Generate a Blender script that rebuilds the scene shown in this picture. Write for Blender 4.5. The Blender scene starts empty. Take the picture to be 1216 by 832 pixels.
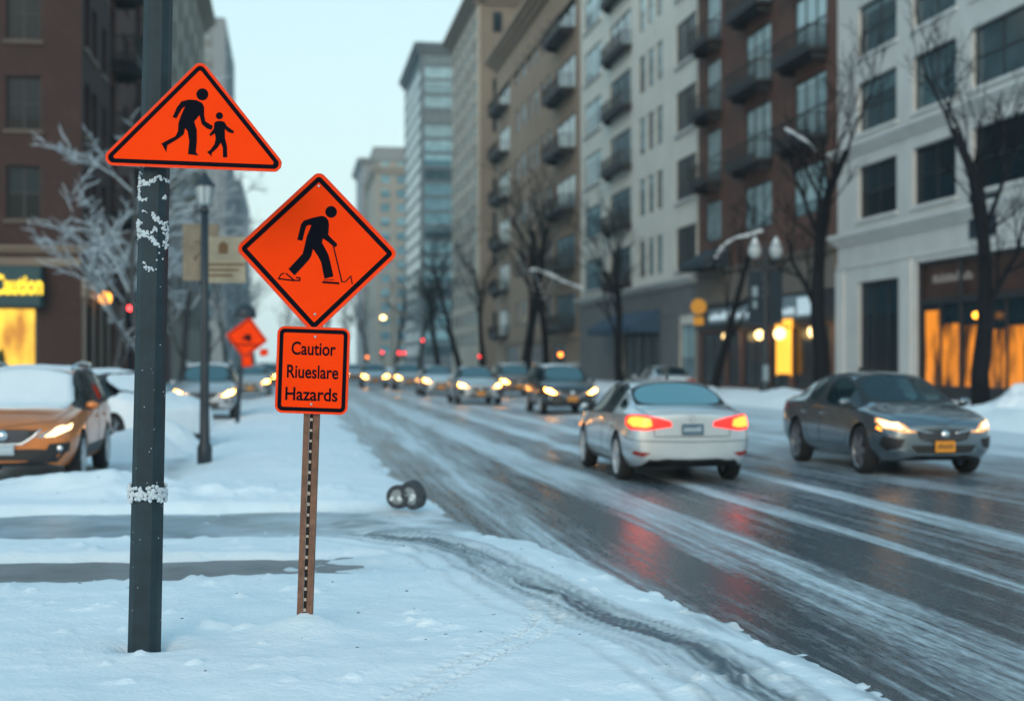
import bpy, bmesh, math, random
import numpy as np
from mathutils import Vector, Matrix, noise as mnoise
from mathutils.bvhtree import BVHTree

random.seed(7)
R = math.radians
scn = bpy.context.scene
col = scn.collection

# ------------------------------------------------------------------ camera
F, CXP, HY, TH = 1689.0, 608.0, 430.0, math.atan(263 / 1689.0)
ST, CT = math.sin(TH), math.cos(TH)
CAMZ = 1.72
cam_d = bpy.data.cameras.new('camera')
cam = bpy.data.objects.new('camera', cam_d)
col.objects.link(cam)
cam.location = (0, 0, CAMZ)
cam.rotation_euler = (R(90), 0, -TH)
cam_d.sensor_width = 36
cam_d.lens = 36 * F / 1216
cam_d.shift_y = (HY - 416) / 1216
cam_d.clip_start = 0.1
cam_d.clip_end = 4000
cam_d.dof.use_dof = True
cam_d.dof.focus_distance = 8.5
cam_d.dof.aperture_fstop = 1.25
scn.camera = cam

# ------------------------------------------------------------------ light
SUN_EL, SUN_ROT = R(22), R(200)
world = bpy.data.worlds.new('World')
scn.world = world
world.use_nodes = True
nt = world.node_tree
nt.nodes.clear()
out = nt.nodes.new('ShaderNodeOutputWorld')
sky = nt.nodes.new('ShaderNodeTexSky')
sky.sky_type = 'NISHITA'
sky.sun_disc = False
sky.sun_elevation = SUN_EL
sky.sun_rotation = SUN_ROT
sky.dust_density = 4.0
sky.air_density = 1.5
bg1 = nt.nodes.new('ShaderNodeBackground')
bg1.inputs['Strength'].default_value = 0.05
nt.links.new(sky.outputs[0], bg1.inputs['Color'])
# the overcast cloud layer: brighter towards the horizon
tc = nt.nodes.new('ShaderNodeTexCoord')
sep = nt.nodes.new('ShaderNodeSeparateXYZ')
nt.links.new(tc.outputs['Generated'], sep.inputs[0])
cr = nt.nodes.new('ShaderNodeValToRGB')
nt.links.new(sep.outputs['Z'], cr.inputs['Fac'])
cr.color_ramp.elements[0].position = 0.0
cr.color_ramp.elements[0].color = (0.61, 0.80, 0.835, 1)
cr.color_ramp.elements[1].position = 0.7
cr.color_ramp.elements[1].color = (0.20, 0.46, 0.62, 1)
e = cr.color_ramp.elements.new(0.28)
e.color = (0.52, 0.73, 0.785, 1)
bg2 = nt.nodes.new('ShaderNodeBackground')
bg2.inputs['Strength'].default_value = 0.88
nt.links.new(cr.outputs[0], bg2.inputs['Color'])
add = nt.nodes.new('ShaderNodeAddShader')
nt.links.new(bg1.outputs[0], add.inputs[0])
nt.links.new(bg2.outputs[0], add.inputs[1])
nt.links.new(add.outputs[0], out.inputs['Surface'])

sun_d = bpy.data.lights.new('sun', 'SUN')
sun_d.energy = 0.5
sun_d.angle = R(25)
sun_d.color = (1.0, 0.98, 0.95)
sun = bpy.data.objects.new('sun', sun_d)
col.objects.link(sun)
# light travels away from the sun, which stands behind the camera's left shoulder
sd = Vector((math.sin(SUN_ROT) * math.cos(SUN_EL), math.cos(SUN_ROT) * math.cos(SUN_EL), math.sin(SUN_EL)))
sun.rotation_euler = sd.to_track_quat('Z', 'Y').to_euler()

scn.view_settings.view_transform = 'Standard'
scn.view_settings.look = 'None'
scn.view_settings.exposure = 0.18
scn.view_settings.gamma = 1.0
scn.view_settings.use_curve_mapping = False
scn.render.engine = 'CYCLES'
try:
    scn.cycles.use_denoising = True
    scn.cycles.max_bounces = 6
    scn.cycles.volume_bounces = 1
    scn.cycles.diffuse_bounces = 3
    scn.cycles.glossy_bounces = 3
    scn.cycles.sample_clamp_indirect = 6.0
except Exception:
    pass


# ------------------------------------------------------------------ helpers
def pw(px, D, py=None):
    """photo column px at depth D -> ground point (or the height of row py)"""
    xc = (px - CXP) / F
    z = 0 if py is None else CAMZ + (HY - py) * D / F
    return Vector((D * (ST + xc * CT), D * (CT - xc * ST), z))


def yat(px, X):
    xc = (px - CXP) / F
    return X * (CT - xc * ST) / (ST + xc * CT)


def link(o, parent=None):
    col.objects.link(o)
    if parent:
        o.parent = parent
    return o


def tag(o, label=None, cat=None, group=None, kind=None):
    if label: o['label'] = label
    if cat: o['category'] = cat
    if group: o['group'] = group
    if kind: o['kind'] = kind
    return o


def thing(name, label, cat, loc=(0, 0, 0), rz=0, group=None):
    o = bpy.data.objects.new(name, None)
    o.empty_display_size = 0.3
    o.location = loc
    o.rotation_euler = (0, 0, rz)
    link(o)
    return tag(o, label, cat, group)


def kids(o):
    return [c for c in list(col.objects) if c.parent == o]


def copy_tree(root, swap=None, parent=None, cache=None):
    """a thing with copies of its parts and their sub-parts; swap = {material: other material}"""
    if cache is None:
        cache = {}
        for c in col.objects:
            cache.setdefault(c.parent, []).append(c)
    r = root.copy()
    col.objects.link(r)
    r.parent = parent
    if swap and r.type == 'MESH':
        for i, sl in enumerate(r.material_slots):
            m = sl.material
            if m in swap:
                r.material_slots[i].link = 'OBJECT'
                r.material_slots[i].material = swap[m]
    for c in cache.get(root, []):
        copy_tree(c, swap, r, cache)
    return r


class MB:
    """collects shapes into one bmesh"""
    def __init__(self):
        self.bm = bmesh.new()
        self.mi = 0

    def _m(self, fs):
        for f in fs:
            f.material_index = self.mi

    def quad(self, *pts):
        vs = [self.bm.verts.new(p) for p in pts]
        f = self.bm.faces.new(vs)
        f.material_index = self.mi
        return f

    def box(self, x0, x1, y0, y1, z0, z1, bev=0):
        r = bmesh.ops.create_cube(self.bm, size=1.0)
        vs = r['verts']
        for v in vs:
            v.co = Vector((x0 + (v.co.x + .5) * (x1 - x0), y0 + (v.co.y + .5) * (y1 - y0), z0 + (v.co.z + .5) * (z1 - z0)))
        fs = set(f for v in vs for f in v.link_faces)
        self._m(fs)
        if bev:
            es = list(set(ed for v in vs for ed in v.link_edges))
            rr = bmesh.ops.bevel(self.bm, geom=es, offset=bev, segments=2, affect='EDGES', profile=0.5)
            self._m(rr['faces'])
        return vs

    def obox(self, c, ax, ay, az):
        """box by centre and three half-axis vectors"""
        c, ax, ay, az = map(Vector, (c, ax, ay, az))
        vs = [self.bm.verts.new(c + sx * ax + sy * ay + sz * az) for sx in (-1, 1) for sy in (-1, 1) for sz in (-1, 1)]
        for q in ((0, 1, 3, 2), (4, 6, 7, 5), (0, 4, 5, 1), (2, 3, 7, 6), (0, 2, 6, 4), (1, 5, 7, 3)):
            f = self.bm.faces.new([vs[i] for i in q])
            f.material_index = self.mi

    def tube(self, pts, rad, n=6, cap=True, up=None):
        pts = [Vector(p) for p in pts]
        if not hasattr(rad, '__len__'):
            rad = [rad] * len(pts)
        rings = []
        t0 = (pts[1] - pts[0]).normalized()
        ref = Vector((0, 0, 1)) if abs(t0.z) < .9 else Vector((1, 0, 0))
        for i, p in enumerate(pts):
            t = (pts[min(i + 1, len(pts) - 1)] - pts[max(i - 1, 0)]).normalized()
            a = t.cross(ref)
            if a.length < 1e-4:
                a = t.cross(Vector((0, 1, 0)))
            a.normalize()
            b = a.cross(t)
            rings.append([self.bm.verts.new(p + rad[i] * (math.cos(2 * math.pi * k / n) * a + math.sin(2 * math.pi * k / n) * b)) for k in range(n)])
        for i in range(len(rings) - 1):
            for k in range(n):
                f = self.bm.faces.new((rings[i][k], rings[i][(k + 1) % n], rings[i + 1][(k + 1) % n], rings[i + 1][k]))
                f.material_index = self.mi
                f.smooth = True
        if cap:
            for rg in (rings[0], rings[-1]):
                f = self.bm.faces.new(rg)
                f.material_index = self.mi

    def lathe(self, prof, n=24, axis='z', c=(0, 0, 0), smooth=True, cap=True):
        """prof: list of (radius, height)"""
        c = Vector(c)
        rings = []
        for r, h in prof:
            rg = []
            for k in range(n):
                a = 2 * math.pi * k / n
                if axis == 'z':
                    v = Vector((r * math.cos(a), r * math.sin(a), h))
                elif axis == 'x':
                    v = Vector((h, r * math.cos(a), r * math.sin(a)))
                else:
                    v = Vector((r * math.cos(a), h, r * math.sin(a)))
                rg.append(self.bm.verts.new(c + v))
            rings.append(rg)
        for i in range(len(rings) - 1):
            for k in range(n):
                f = self.bm.faces.new((rings[i][k], rings[i][(k + 1) % n], rings[i + 1][(k + 1) % n], rings[i + 1][k]))
                f.smooth = smooth
                f.material_index = self.mi
        for rg, (r, h) in ((rings[0], prof[0]), (rings[-1], prof[-1])):
            if cap and r > 1e-5:
                f = self.bm.faces.new(rg)
                f.material_index = self.mi

    def ball(self, c, r, sub=2, jit=0, sx=1, sy=1, sz=1):
        rr = bmesh.ops.create_icosphere(self.bm, subdivisions=sub, radius=1.0)
        s = random.random() * 50
        for v in rr['verts']:
            k = 1 + jit * mnoise.noise(v.co * 1.6 + Vector((s, s, s)))
            v.co = Vector(c) + Vector((v.co.x * sx, v.co.y * sy, v.co.z * sz)) * r * k
        fs = set(f for v in rr['verts'] for f in v.link_faces)
        for f in fs:
            f.smooth = True
            f.material_index = self.mi

    def prism(self, pts2, y0, y1):
        """polygon in the x-z plane, extruded along y"""
        a = [self.bm.verts.new((p[0], y0, p[1])) for p in pts2]
        b = [self.bm.verts.new((p[0], y1, p[1])) for p in pts2]
        n = len(a)
        fs = [self.bm.faces.new(a), self.bm.faces.new(b[::-1])]
        for i in range(n):
            fs.append(self.bm.faces.new((a[i], b[i], b[(i + 1) % n], a[(i + 1) % n])))
        self._m(fs)

    def ring(self, outer, inner, y0, y1):
        """frame between two polygons of the same length in the x-z plane"""
        n = len(outer)
        o0 = [self.bm.verts.new((p[0], y0, p[1])) for p in outer]
        i0 = [self.bm.verts.new((p[0], y0, p[1])) for p in inner]
        o1 = [self.bm.verts.new((p[0], y1, p[1])) for p in outer]
        i1 = [self.bm.verts.new((p[0], y1, p[1])) for p in inner]
        for k in range(n):
            j = (k + 1) % n
            for q in ((o0[k], o0[j], i0[j], i0[k]), (o1[k], i1[k], i1[j], o1[j]), (o0[k], o1[k], o1[j], o0[j]), (i0[k], i0[j], i1[j], i1[k])):
                f = self.bm.faces.new(q)
                f.material_index = self.mi

    def mesh(self, name, mats, smooth=False):
        bmesh.ops.recalc_face_normals(self.bm, faces=self.bm.faces)
        me = bpy.data.meshes.new(name)
        self.bm.to_mesh(me)
        self.bm.free()
        for m in (mats if isinstance(mats, (list, tuple)) else [mats]):
            me.materials.append(m)
        if smooth:
            for p in me.polygons:
                p.use_smooth = True
        return me

    def build(self, name, mats, parent=None, smooth=False):
        return link(bpy.data.objects.new(name, self.mesh(name, mats, smooth)), parent)


def rounded(poly, r, seg=6):
    """rounds the corners of a convex polygon"""
    res = []
    n = len(poly)
    for i in range(n):
        p0, p, p1 = (Vector(poly[i - 1]), Vector(poly[i]), Vector(poly[(i + 1) % n]))
        a, b = (p0 - p).normalized(), (p1 - p).normalized()
        ang = a.angle(b)
        d = r / math.tan(ang / 2)
        bis = (a + b).normalized()
        c = p + bis * (r / math.sin(ang / 2))
        s, t = (p + a * d) - c, (p + b * d) - c
        for k in range(seg + 1):
            v = s.lerp(t, k / seg).normalized() * r
            res.append(tuple(c + v))
    return res


def offset_in(poly, d):
    n = len(poly)
    cen = Vector((sum(p[0] for p in poly) / n, sum(p[1] for p in poly) / n))
    L = []
    for i in range(n):
        p, q = Vector(poly[i]), Vector(poly[(i + 1) % n])
        t = (q - p).normalized()
        nn = Vector((-t.y, t.x))
        if nn.dot(cen - p) < 0:
            nn = -nn
        L.append((p + nn * d, t))
    res = []
    for i in range(n):
        (p, t), (q, u) = L[i - 1], L[i]
        den = t.x * u.y - t.y * u.x
        s = ((q.x - p.x) * u.y - (q.y - p.y) * u.x) / den
        res.append(tuple(p + t * s))
    return res


def stroke_polys(pts, w):
    res = []
    for a, b in zip(pts[:-1], pts[1:]):
        a, b = Vector(a), Vector(b)
        t = (b - a).normalized()
        nn = Vector((-t.y, t.x)) * w / 2
        a2, b2 = a - t * w * .35, b + t * w * .35
        res.append([tuple(a2 + nn), tuple(b2 + nn), tuple(b2 - nn), tuple(a2 - nn)])
    return res


def text_mesh(s, width, cap_h, depth, bold=0.0):
    cu = bpy.data.curves.new('lettering', 'FONT')
    cu.body = s
    cu.size = 1
    cu.extrude = 0.5
    cu.offset = bold
    cu.align_x = 'CENTER'
    ob = bpy.data.objects.new('lettering', cu)
    col.objects.link(ob)
    dg = bpy.context.evaluated_depsgraph_get()
    me = bpy.data.meshes.new_from_object(ob.evaluated_get(dg))
    bpy.data.objects.remove(ob)
    xs = [v.co.x for v in me.vertices]
    x0, x1 = min(xs), max(xs)
    kx = width / (x1 - x0)
    kz = cap_h / 0.73
    for v in me.vertices:
        x, y, z = v.co
        v.co = ((x - (x0 + x1) / 2) * kx, -z * depth, y * kz)
    return me


# ------------------------------------------------------------------ materials
def mat(name, color, rough=0.6, metal=0.0, spec=0.5, emit=None, estr=0.0, coat=0.0, var=0.0, vscale=5.0, bump=0.0, bscale=40.0, trans=0.0):
    m = bpy.data.materials.new(name)
    m.use_nodes = True
    t = m.node_tree
    b = t.nodes['Principled BSDF']
    b.inputs['Base Color'].default_value = (*color, 1)
    b.inputs['Roughness'].default_value = rough
    b.inputs['Metallic'].default_value = metal
    b.inputs['Specular IOR Level'].default_value = spec
    b.inputs['Coat Weight'].default_value = coat
    b.inputs['Coat Roughness'].default_value = 0.06
    if emit:
        b.inputs['Emission Color'].default_value = (*emit, 1)
        b.inputs['Emission Strength'].default_value = estr
    if var or bump:
        tcn = t.nodes.new('ShaderNodeTexCoord')
        nz = t.nodes.new('ShaderNodeTexNoise')
        nz.inputs['Scale'].default_value = vscale
        nz.inputs['Detail'].default_value = 6
        nz.inputs['Roughness'].default_value = 0.65
        t.links.new(tcn.outputs['Object'], nz.inputs['Vector'])
        if var:
            mx = t.nodes.new('ShaderNodeMix')
            mx.data_type = 'RGBA'
            mx.inputs[6].default_value = (*[c * (1 - var) for c in color], 1)
            mx.inputs[7].default_value = (*[min(1, c * (1 + var)) for c in color], 1)
            rp = t.nodes.new('ShaderNodeValToRGB')
            rp.color_ramp.elements[0].position = 0.3
            rp.color_ramp.elements[1].position = 0.7
            t.links.new(nz.outputs['Fac'], rp.inputs['Fac'])
            t.links.new(rp.outputs['Color'], mx.inputs[0])
            t.links.new(mx.outputs[2], b.inputs['Base Color'])
        if bump:
            n2 = t.nodes.new('ShaderNodeTexNoise')
            n2.inputs['Scale'].default_value = bscale
            n2.inputs['Detail'].default_value = 5
            t.links.new(tcn.outputs['Object'], n2.inputs['Vector'])
            bp = t.nodes.new('ShaderNodeBump')
            bp.inputs['Strength'].default_value = bump
            bp.inputs['Distance'].default_value = 0.02
            t.links.new(n2.outputs['Fac'], bp.inputs['Height'])
            t.links.new(bp.outputs['Normal'], b.inputs['Normal'])
    return m


def brick_mat(name, c1, c2, mortar, scale=1.0):
    m = bpy.data.materials.new(name)
    m.use_nodes = True
    t = m.node_tree
    b = t.nodes['Principled BSDF']
    b.inputs['Roughness'].default_value = 0.85
    g = t.nodes.new('ShaderNodeTexCoord')
    # horizontal run = x + y of the wall, vertical = z
    sp = t.nodes.new('ShaderNodeSeparateXYZ')
    t.links.new(g.outputs['Object'], sp.inputs[0])
    ad = t.nodes.new('ShaderNodeMath'); ad.operation = 'ADD'
    t.links.new(sp.outputs['X'], ad.inputs[0]); t.links.new(sp.outputs['Y'], ad.inputs[1])
    cb = t.nodes.new('ShaderNodeCombineXYZ')
    t.links.new(ad.outputs[0], cb.inputs['X']); t.links.new(sp.outputs['Z'], cb.inputs['Y'])
    br = t.nodes.new('ShaderNodeTexBrick')
    br.inputs['Color1'].default_value = (*c1, 1)
    br.inputs['Color2'].default_value = (*c2, 1)
    br.inputs['Mortar'].default_value = (*mortar, 1)
    br.inputs['Scale'].default_value = scale
    br.inputs['Brick Width'].default_value = 0.24
    br.inputs['Row Height'].default_value = 0.08
    br.inputs['Mortar Size'].default_value = 0.008
    t.links.new(cb.outputs[0], br.inputs['Vector'])
    nz = t.nodes.new('ShaderNodeTexNoise'); nz.inputs['Scale'].default_value = 0.7; nz.inputs['Detail'].default_value = 5
    t.links.new(g.outputs['Object'], nz.inputs['Vector'])
    mx = t.nodes.new('ShaderNodeMix'); mx.data_type = 'RGBA'; mx.blend_type = 'MULTIPLY'
    mx.inputs[0].default_value = 0.6
    t.links.new(br.outputs['Color'], mx.inputs[6]); t.links.new(nz.outputs['Fac'], mx.inputs[7])
    t.links.new(mx.outputs[2], b.inputs['Base Color'])
    return m


def glass_mat(name, c_dark, c_light, rough=0.08):
    """dark window glass; the object's own random number says how far its blind is drawn"""
    m = bpy.data.materials.new(name)
    m.use_nodes = True
    t = m.node_tree
    b = t.nodes['Principled BSDF']
    b.inputs['Roughness'].default_value = rough
    b.inputs['Specular IOR Level'].default_value = 0.12 if rough > .15 else 0.9
    oi = t.nodes.new('ShaderNodeObjectInfo')
    g = t.nodes.new('ShaderNodeTexCoord')
    nz = t.nodes.new('ShaderNodeTexNoise'); nz.inputs['Scale'].default_value = 0.8
    t.links.new(g.outputs['Object'], nz.inputs['Vector'])
    ad = t.nodes.new('ShaderNodeMath'); ad.operation = 'MULTIPLY'
    t.links.new(oi.outputs['Random'], ad.inputs[0]); t.links.new(nz.outputs['Fac'], ad.inputs[1])
    mx = t.nodes.new('ShaderNodeMix'); mx.data_type = 'RGBA'
    mx.inputs[6].default_value = (*c_dark, 1); mx.inputs[7].default_value = (*c_light, 1)
    # a blind hangs down to a different height in every window
    sp = t.nodes.new('ShaderNodeSeparateXYZ'); t.links.new(g.outputs['Object'], sp.inputs[0])
    rz = t.nodes.new('ShaderNodeMath'); rz.operation = 'MULTIPLY_ADD'
    t.links.new(oi.outputs['Random'], rz.inputs[0]); rz.inputs[1].default_value = 4.0; rz.inputs[2].default_value = 0.4
    gt = t.nodes.new('ShaderNodeMath'); gt.operation = 'GREATER_THAN'
    t.links.new(sp.outputs['Z'], gt.inputs[0]); t.links.new(rz.outputs[0], gt.inputs[1])
    bl = t.nodes.new('ShaderNodeMath'); bl.operation = 'MULTIPLY_ADD'; bl.use_clamp = True
    t.links.new(gt.outputs[0], bl.inputs[0]); bl.inputs[1].default_value = 0.55; t.links.new(ad.outputs[0], bl.inputs[2])
    t.links.new(bl.outputs[0], mx.inputs[0])
    t.links.new(mx.outputs[2], b.inputs['Base Color'])
    return m


def lit_window_mat(name, c_hot, c_dim, strength, sx=2.0):
    """a lit shop interior seen through its window: warm light in uneven vertical panels"""
    m = bpy.data.materials.new(name)
    m.use_nodes = True
    t = m.node_tree
    b = t.nodes['Principled BSDF']
    b.inputs['Base Color'].default_value = (.03, .02, .015, 1)
    b.inputs['Roughness'].default_value = 0.15
    g = t.nodes.new('ShaderNodeTexCoord')
    mp = t.nodes.new('ShaderNodeMapping')
    mp.inputs['Scale'].default_value = (sx, sx, 0.5)
    t.links.new(g.outputs['Object'], mp.inputs['Vector'])
    nz = t.nodes.new('ShaderNodeTexNoise'); nz.inputs['Scale'].default_value = 1.0; nz.inputs['Detail'].default_value = 3
    t.links.new(mp.outputs[0], nz.inputs['Vector'])
    rp = t.nodes.new('ShaderNodeValToRGB')
    rp.color_ramp.elements[0].position = 0.38; rp.color_ramp.elements[0].color = (*c_dim, 1)
    rp.color_ramp.elements[1].position = 0.60; rp.color_ramp.elements[1].color = (*c_hot, 1)
    t.links.new(nz.outputs['Fac'], rp.inputs['Fac'])
    t.links.new(rp.outputs['Color'], b.inputs['Emission Color'])
    b.inputs['Emission Strength'].default_value = strength
    return m


def snow_mat(name, c=(0.80, 0.86, 0.90), bump=0.5, bscale=30, var=0.04):
    m = mat(name, c, rough=0.75, spec=0.25, var=var, vscale=1.3, bump=bump, bscale=bscale)
    return m


M = {}
M['snow'] = snow_mat('snow')
M['snow_lump'] = snow_mat('snow lumps', (.78, .83, .87), bump=0.8, bscale=60)
M['sign_orange'] = mat('fluorescent orange sheeting', (1.0, 0.050, 0.0008), rough=0.6, spec=0.06, var=.07, vscale=3)
M['sign_black'] = mat('black sign ink', (0.003, 0.004, 0.009), rough=0.7, spec=0.05)
M['sign_edge'] = mat('worn red sign rim', (0.80, 0.075, 0.035), rough=0.6, spec=0.1, var=.2, vscale=30)
M['bolt'] = mat('zinc bolt', (0.6, 0.6, 0.6), rough=0.35, metal=1)
M['sign_back'] = mat('aluminium sign back', (0.35, 0.37, 0.39), rough=0.45, metal=.7)
M['rust'] = mat('rusty brown steel post', (0.17, 0.085, 0.055), rough=0.8, var=.35, vscale=14, bump=.3, bscale=90)
M['slot'] = mat('dark slot', (0.012, 0.009, 0.008), rough=0.9)
M['slot_edge'] = mat('bare metal between slots', (0.42, 0.34, 0.28), rough=0.6)
M['pole'] = mat('dark green grey painted steel', (0.016, 0.031, 0.040), rough=0.5, spec=.3, var=.3, vscale=7, bump=.12, bscale=60)
M['dark_metal'] = mat('dark lamp post paint', (0.016, 0.026, 0.036), rough=0.5, var=.2, vscale=8)
M['black'] = mat('black plastic', (0.010, 0.011, 0.013), rough=0.55)
M['rubber'] = mat('tyre rubber', (0.014, 0.015, 0.017), rough=0.85, var=.3, vscale=30, bump=.3, bscale=80)
M['alloy'] = mat('alloy rim', (0.50, 0.53, 0.56), rough=0.4, metal=.5)
M['alloy_dark'] = mat('dark alloy rim', (0.20, 0.22, 0.25), rough=0.4, metal=.5)
M['chrome'] = mat('chrome trim', (0.65, 0.68, 0.7), rough=0.18, metal=1)
M['car_glass'] = mat('car glass', (0.016, 0.042, 0.055), rough=0.06, spec=1.0)
M['paint_white'] = mat('silver white car paint', (0.50, 0.56, 0.60), rough=0.28, coat=.9, metal=.5, var=.06, vscale=2.5)
M['paint_grey'] = mat('slate grey car paint', (0.13, 0.17, 0.20), rough=0.26, metal=.7, coat=1.0, var=.15, vscale=2.5)
M['paint_orange'] = mat('copper orange car paint', (0.58, 0.17, 0.028), rough=0.34, metal=.25, coat=.7, var=.15, vscale=2.5)
M['paint_black'] = mat('black car paint', (0.018, 0.020, 0.024), rough=0.3, coat=.7)
M['paint_silver'] = mat('silver car paint', (0.38, 0.42, 0.45), rough=0.34, metal=.3, coat=.6)
M['paint_copper'] = mat('brown bronze car paint', (0.16, 0.09, 0.06), rough=0.36, metal=.3, coat=.6)
M['paint_blue'] = mat('dark blue car paint', (0.025, 0.05, 0.08), rough=0.3, coat=.7)
M['head_on'] = mat('lit headlight', (0.8, 0.8, 0.8), rough=.2, emit=(1.0, 0.50, 0.12), estr=5.5)
M['head_far'] = mat('bright far headlight', (0.8, 0.8, 0.8), rough=.2, emit=(1.0, 0.38, 0.04), estr=62.0)
M['head_halo'] = mat('amber glowing headlight glass', (0.5, 0.4, 0.3), rough=.2, emit=(1.0, 0.33, 0.03), estr=.8)
M['head_core'] = mat('headlight bulb', (0.9, 0.9, 0.9), rough=.2, emit=(1.0, 0.72, 0.36), estr=26.0)
M['head_off'] = mat('clear headlight lens', (0.25, 0.28, 0.3), rough=.12, spec=.8)
M['tail'] = mat('red tail light lens', (0.5, 0.01, 0.008), rough=.15, emit=(1.0, 0.02, 0.015), estr=1.6)
M['tail_core'] = mat('lit tail light bulb', (0.9, 0.2, 0.02), rough=.2, emit=(1.0, 0.070, 0.008), estr=10.0)
M['tail_off'] = mat('unlit red lens', (0.22, 0.012, 0.01), rough=.2)
M['amber'] = mat('amber side light', (0.8, 0.25, 0.02), rough=.2, emit=(1.0, 0.32, 0.03), estr=3.0)
M['plate_blue'] = mat('dark blue number plate', (0.05, 0.12, 0.18), rough=.5)
M['plate_pale'] = mat('pale number plate', (0.35, 0.42, 0.47), rough=.5)
M['plate_orange'] = mat('orange number plate', (0.72, 0.28, 0.02), rough=.5)
M['plate_ink'] = mat('worn plate marks', (0.45, 0.55, 0.6), rough=.6)
M['plate_dark'] = mat('dark plate marks', (0.12, 0.06, 0.02), rough=.6)
M['pole_snow'] = snow_mat('old frozen snow', (.60, .67, .72), bump=.6, bscale=80)
M['frost'] = snow_mat('grey frost', (.42, .49, .54), bump=.4, bscale=30)
M['concrete'] = mat('kerb concrete', (0.26, 0.27, 0.27), rough=.9, var=.2, vscale=4)
M['seat'] = mat('dark seat cloth', (.02, .022, .026), rough=.9)
M['bark'] = mat('dark wet bark', (0.008, 0.009, 0.012), rough=.9, spec=.2, var=.3, vscale=6)
M['bark_frost'] = mat('frosted bark', (0.05, 0.055, 0.06), rough=.9, var=.3, vscale=6)
M['stone_cream'] = mat('cream limestone', (0.56, 0.57, 0.56), rough=.85, var=.10, vscale=.5, bump=.15, bscale=3)
M['stone_trim'] = mat('pale stone trim', (0.58, 0.59, 0.58), rough=.85, var=.08, vscale=.6)
M['cream_paint'] = mat('cream render', (0.70, 0.70, 0.64), rough=.85, var=.08, vscale=.4)
M['grey_stone'] = mat('grey ground floor stone', (0.15, 0.16, 0.165), rough=.85, var=.15, vscale=.6)
M['beige'] = mat('dull beige fascia', (0.16, 0.14, 0.12), rough=.85, var=.1, vscale=.7)
M['brick_red'] = brick_mat('dark red brick', (0.048, 0.018, 0.016), (0.068, 0.026, 0.021), (0.05, 0.037, 0.035))
M['brick_brown'] = brick_mat('brown brick', (0.145, 0.062, 0.045), (0.19, 0.082, 0.060), (0.14, 0.10, 0.09))
M['sill_dark'] = mat('dark stone sill', (0.10, 0.075, 0.062), rough=.85)
M['tan'] = mat('tan stone', (0.29, 0.205, 0.145), rough=.85, var=.12, vscale=.3)
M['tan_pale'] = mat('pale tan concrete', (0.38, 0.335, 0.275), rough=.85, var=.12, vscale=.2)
M['tan_dark'] = mat('darker tan wall', (0.20, 0.16, 0.125), rough=.85, var=.12, vscale=.2)  # darker tan than the tall block's front; also on bands and sills
M['far_stone'] = mat('far pale stone', (0.34, 0.30, 0.25), rough=.85, var=.1, vscale=.1)
M['far_grey'] = mat('far grey concrete', (0.25, 0.27, 0.28), rough=.85, var=.1, vscale=.1)
M['tower_frame'] = mat('tower spandrel', (0.10, 0.13, 0.15), rough=.6)
M['roof_dark'] = mat('dark roof membrane', (0.05, 0.05, 0.055), rough=.9)
cg_ = M['car_glass'].node_tree
tb_ = cg_.nodes.new('ShaderNodeBsdfTransparent'); tb_.inputs['Color'].default_value = (.42, .56, .58, 1)
ms_ = cg_.nodes.new('ShaderNodeMixShader'); ms_.inputs[0].default_value = .5
cg_.links.new(cg_.nodes['Principled BSDF'].outputs[0], ms_.inputs[1]); cg_.links.new(tb_.outputs[0], ms_.inputs[2])
cg_.links.new(ms_.outputs[0], cg_.nodes['Material Output'].inputs['Surface'])
M['windscreen'] = mat('windscreen with painted sky tint', (0.035, 0.095, 0.12), rough=.07, spec=1.0)  # teal base lightened to paint in the sky the glass reflects
M['rear_sky_glass'] = mat('rear window with painted sky reflection', (0.09, 0.23, 0.28), rough=.15, spec=.8)  # reflected sky painted into the base colour as a lighter teal
M['frame_dark'] = mat('dark window frame', (0.018, 0.022, 0.028), rough=.6)
M['frame_pale'] = mat('pale window frame', (0.28, 0.29, 0.29), rough=.7)
M['glass'] = glass_mat('window glass', (0.014, 0.032, 0.044), (0.14, 0.24, 0.28))
M['glass_blue'] = glass_mat('bluish window glass', (0.05, 0.14, 0.18), (0.42, 0.66, 0.72), rough=.1)
M['glass_dark'] = glass_mat('dark window glass', (0.003, 0.009, 0.014), (0.012, 0.032, 0.046), rough=.2)
M['interior'] = mat('dark interior', (0.012, 0.013, 0.015), rough=.9)
M['balcony'] = mat('black balcony steel', (0.016, 0.018, 0.022), rough=.6)
M['lit_yellow'] = lit_window_mat('lit yellow shop window', (1.0, 0.62, 0.05), (0.45, 0.17, 0.01), 1.25, 1.2)
M['lit_orange'] = lit_window_mat('lit orange shop window', (1.0, 0.31, 0.022), (0.05, 0.016, 0.005), 0.85, 1.9)
M['lit_door'] = mat('lit doorway', (.5, .3, .1), emit=(1.0, 0.42, 0.02), estr=1.5)
M['letter_yellow'] = mat('lit yellow letters', (.8, .5, .05), emit=(1.0, 0.66, 0.02), estr=1.1)
M['sign_teal'] = mat('dark teal fascia', (0.006, 0.045, 0.055), rough=.6, var=.15, vscale=1)
M['globe'] = mat('lit globe', (.9, .7, .4), emit=(1.0, 0.66, 0.26), estr=4.0)
M['lamp_orange'] = mat('lit orange lamp', (.9, .5, .1), emit=(1.0, 0.36, 0.02), estr=4.5)
M['globe_off'] = mat('frosted glass globe', (0.42, 0.48, 0.50), rough=.3)
M['banner'] = mat('dark blue banner cloth', (0.010, 0.022, 0.035), rough=.85)
M['awning'] = mat('dark awning cloth', (0.02, 0.035, 0.05), rough=.85)
M['shop_sign'] = mat('pale shop sign', (0.20, 0.28, 0.33), rough=.6)
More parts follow.
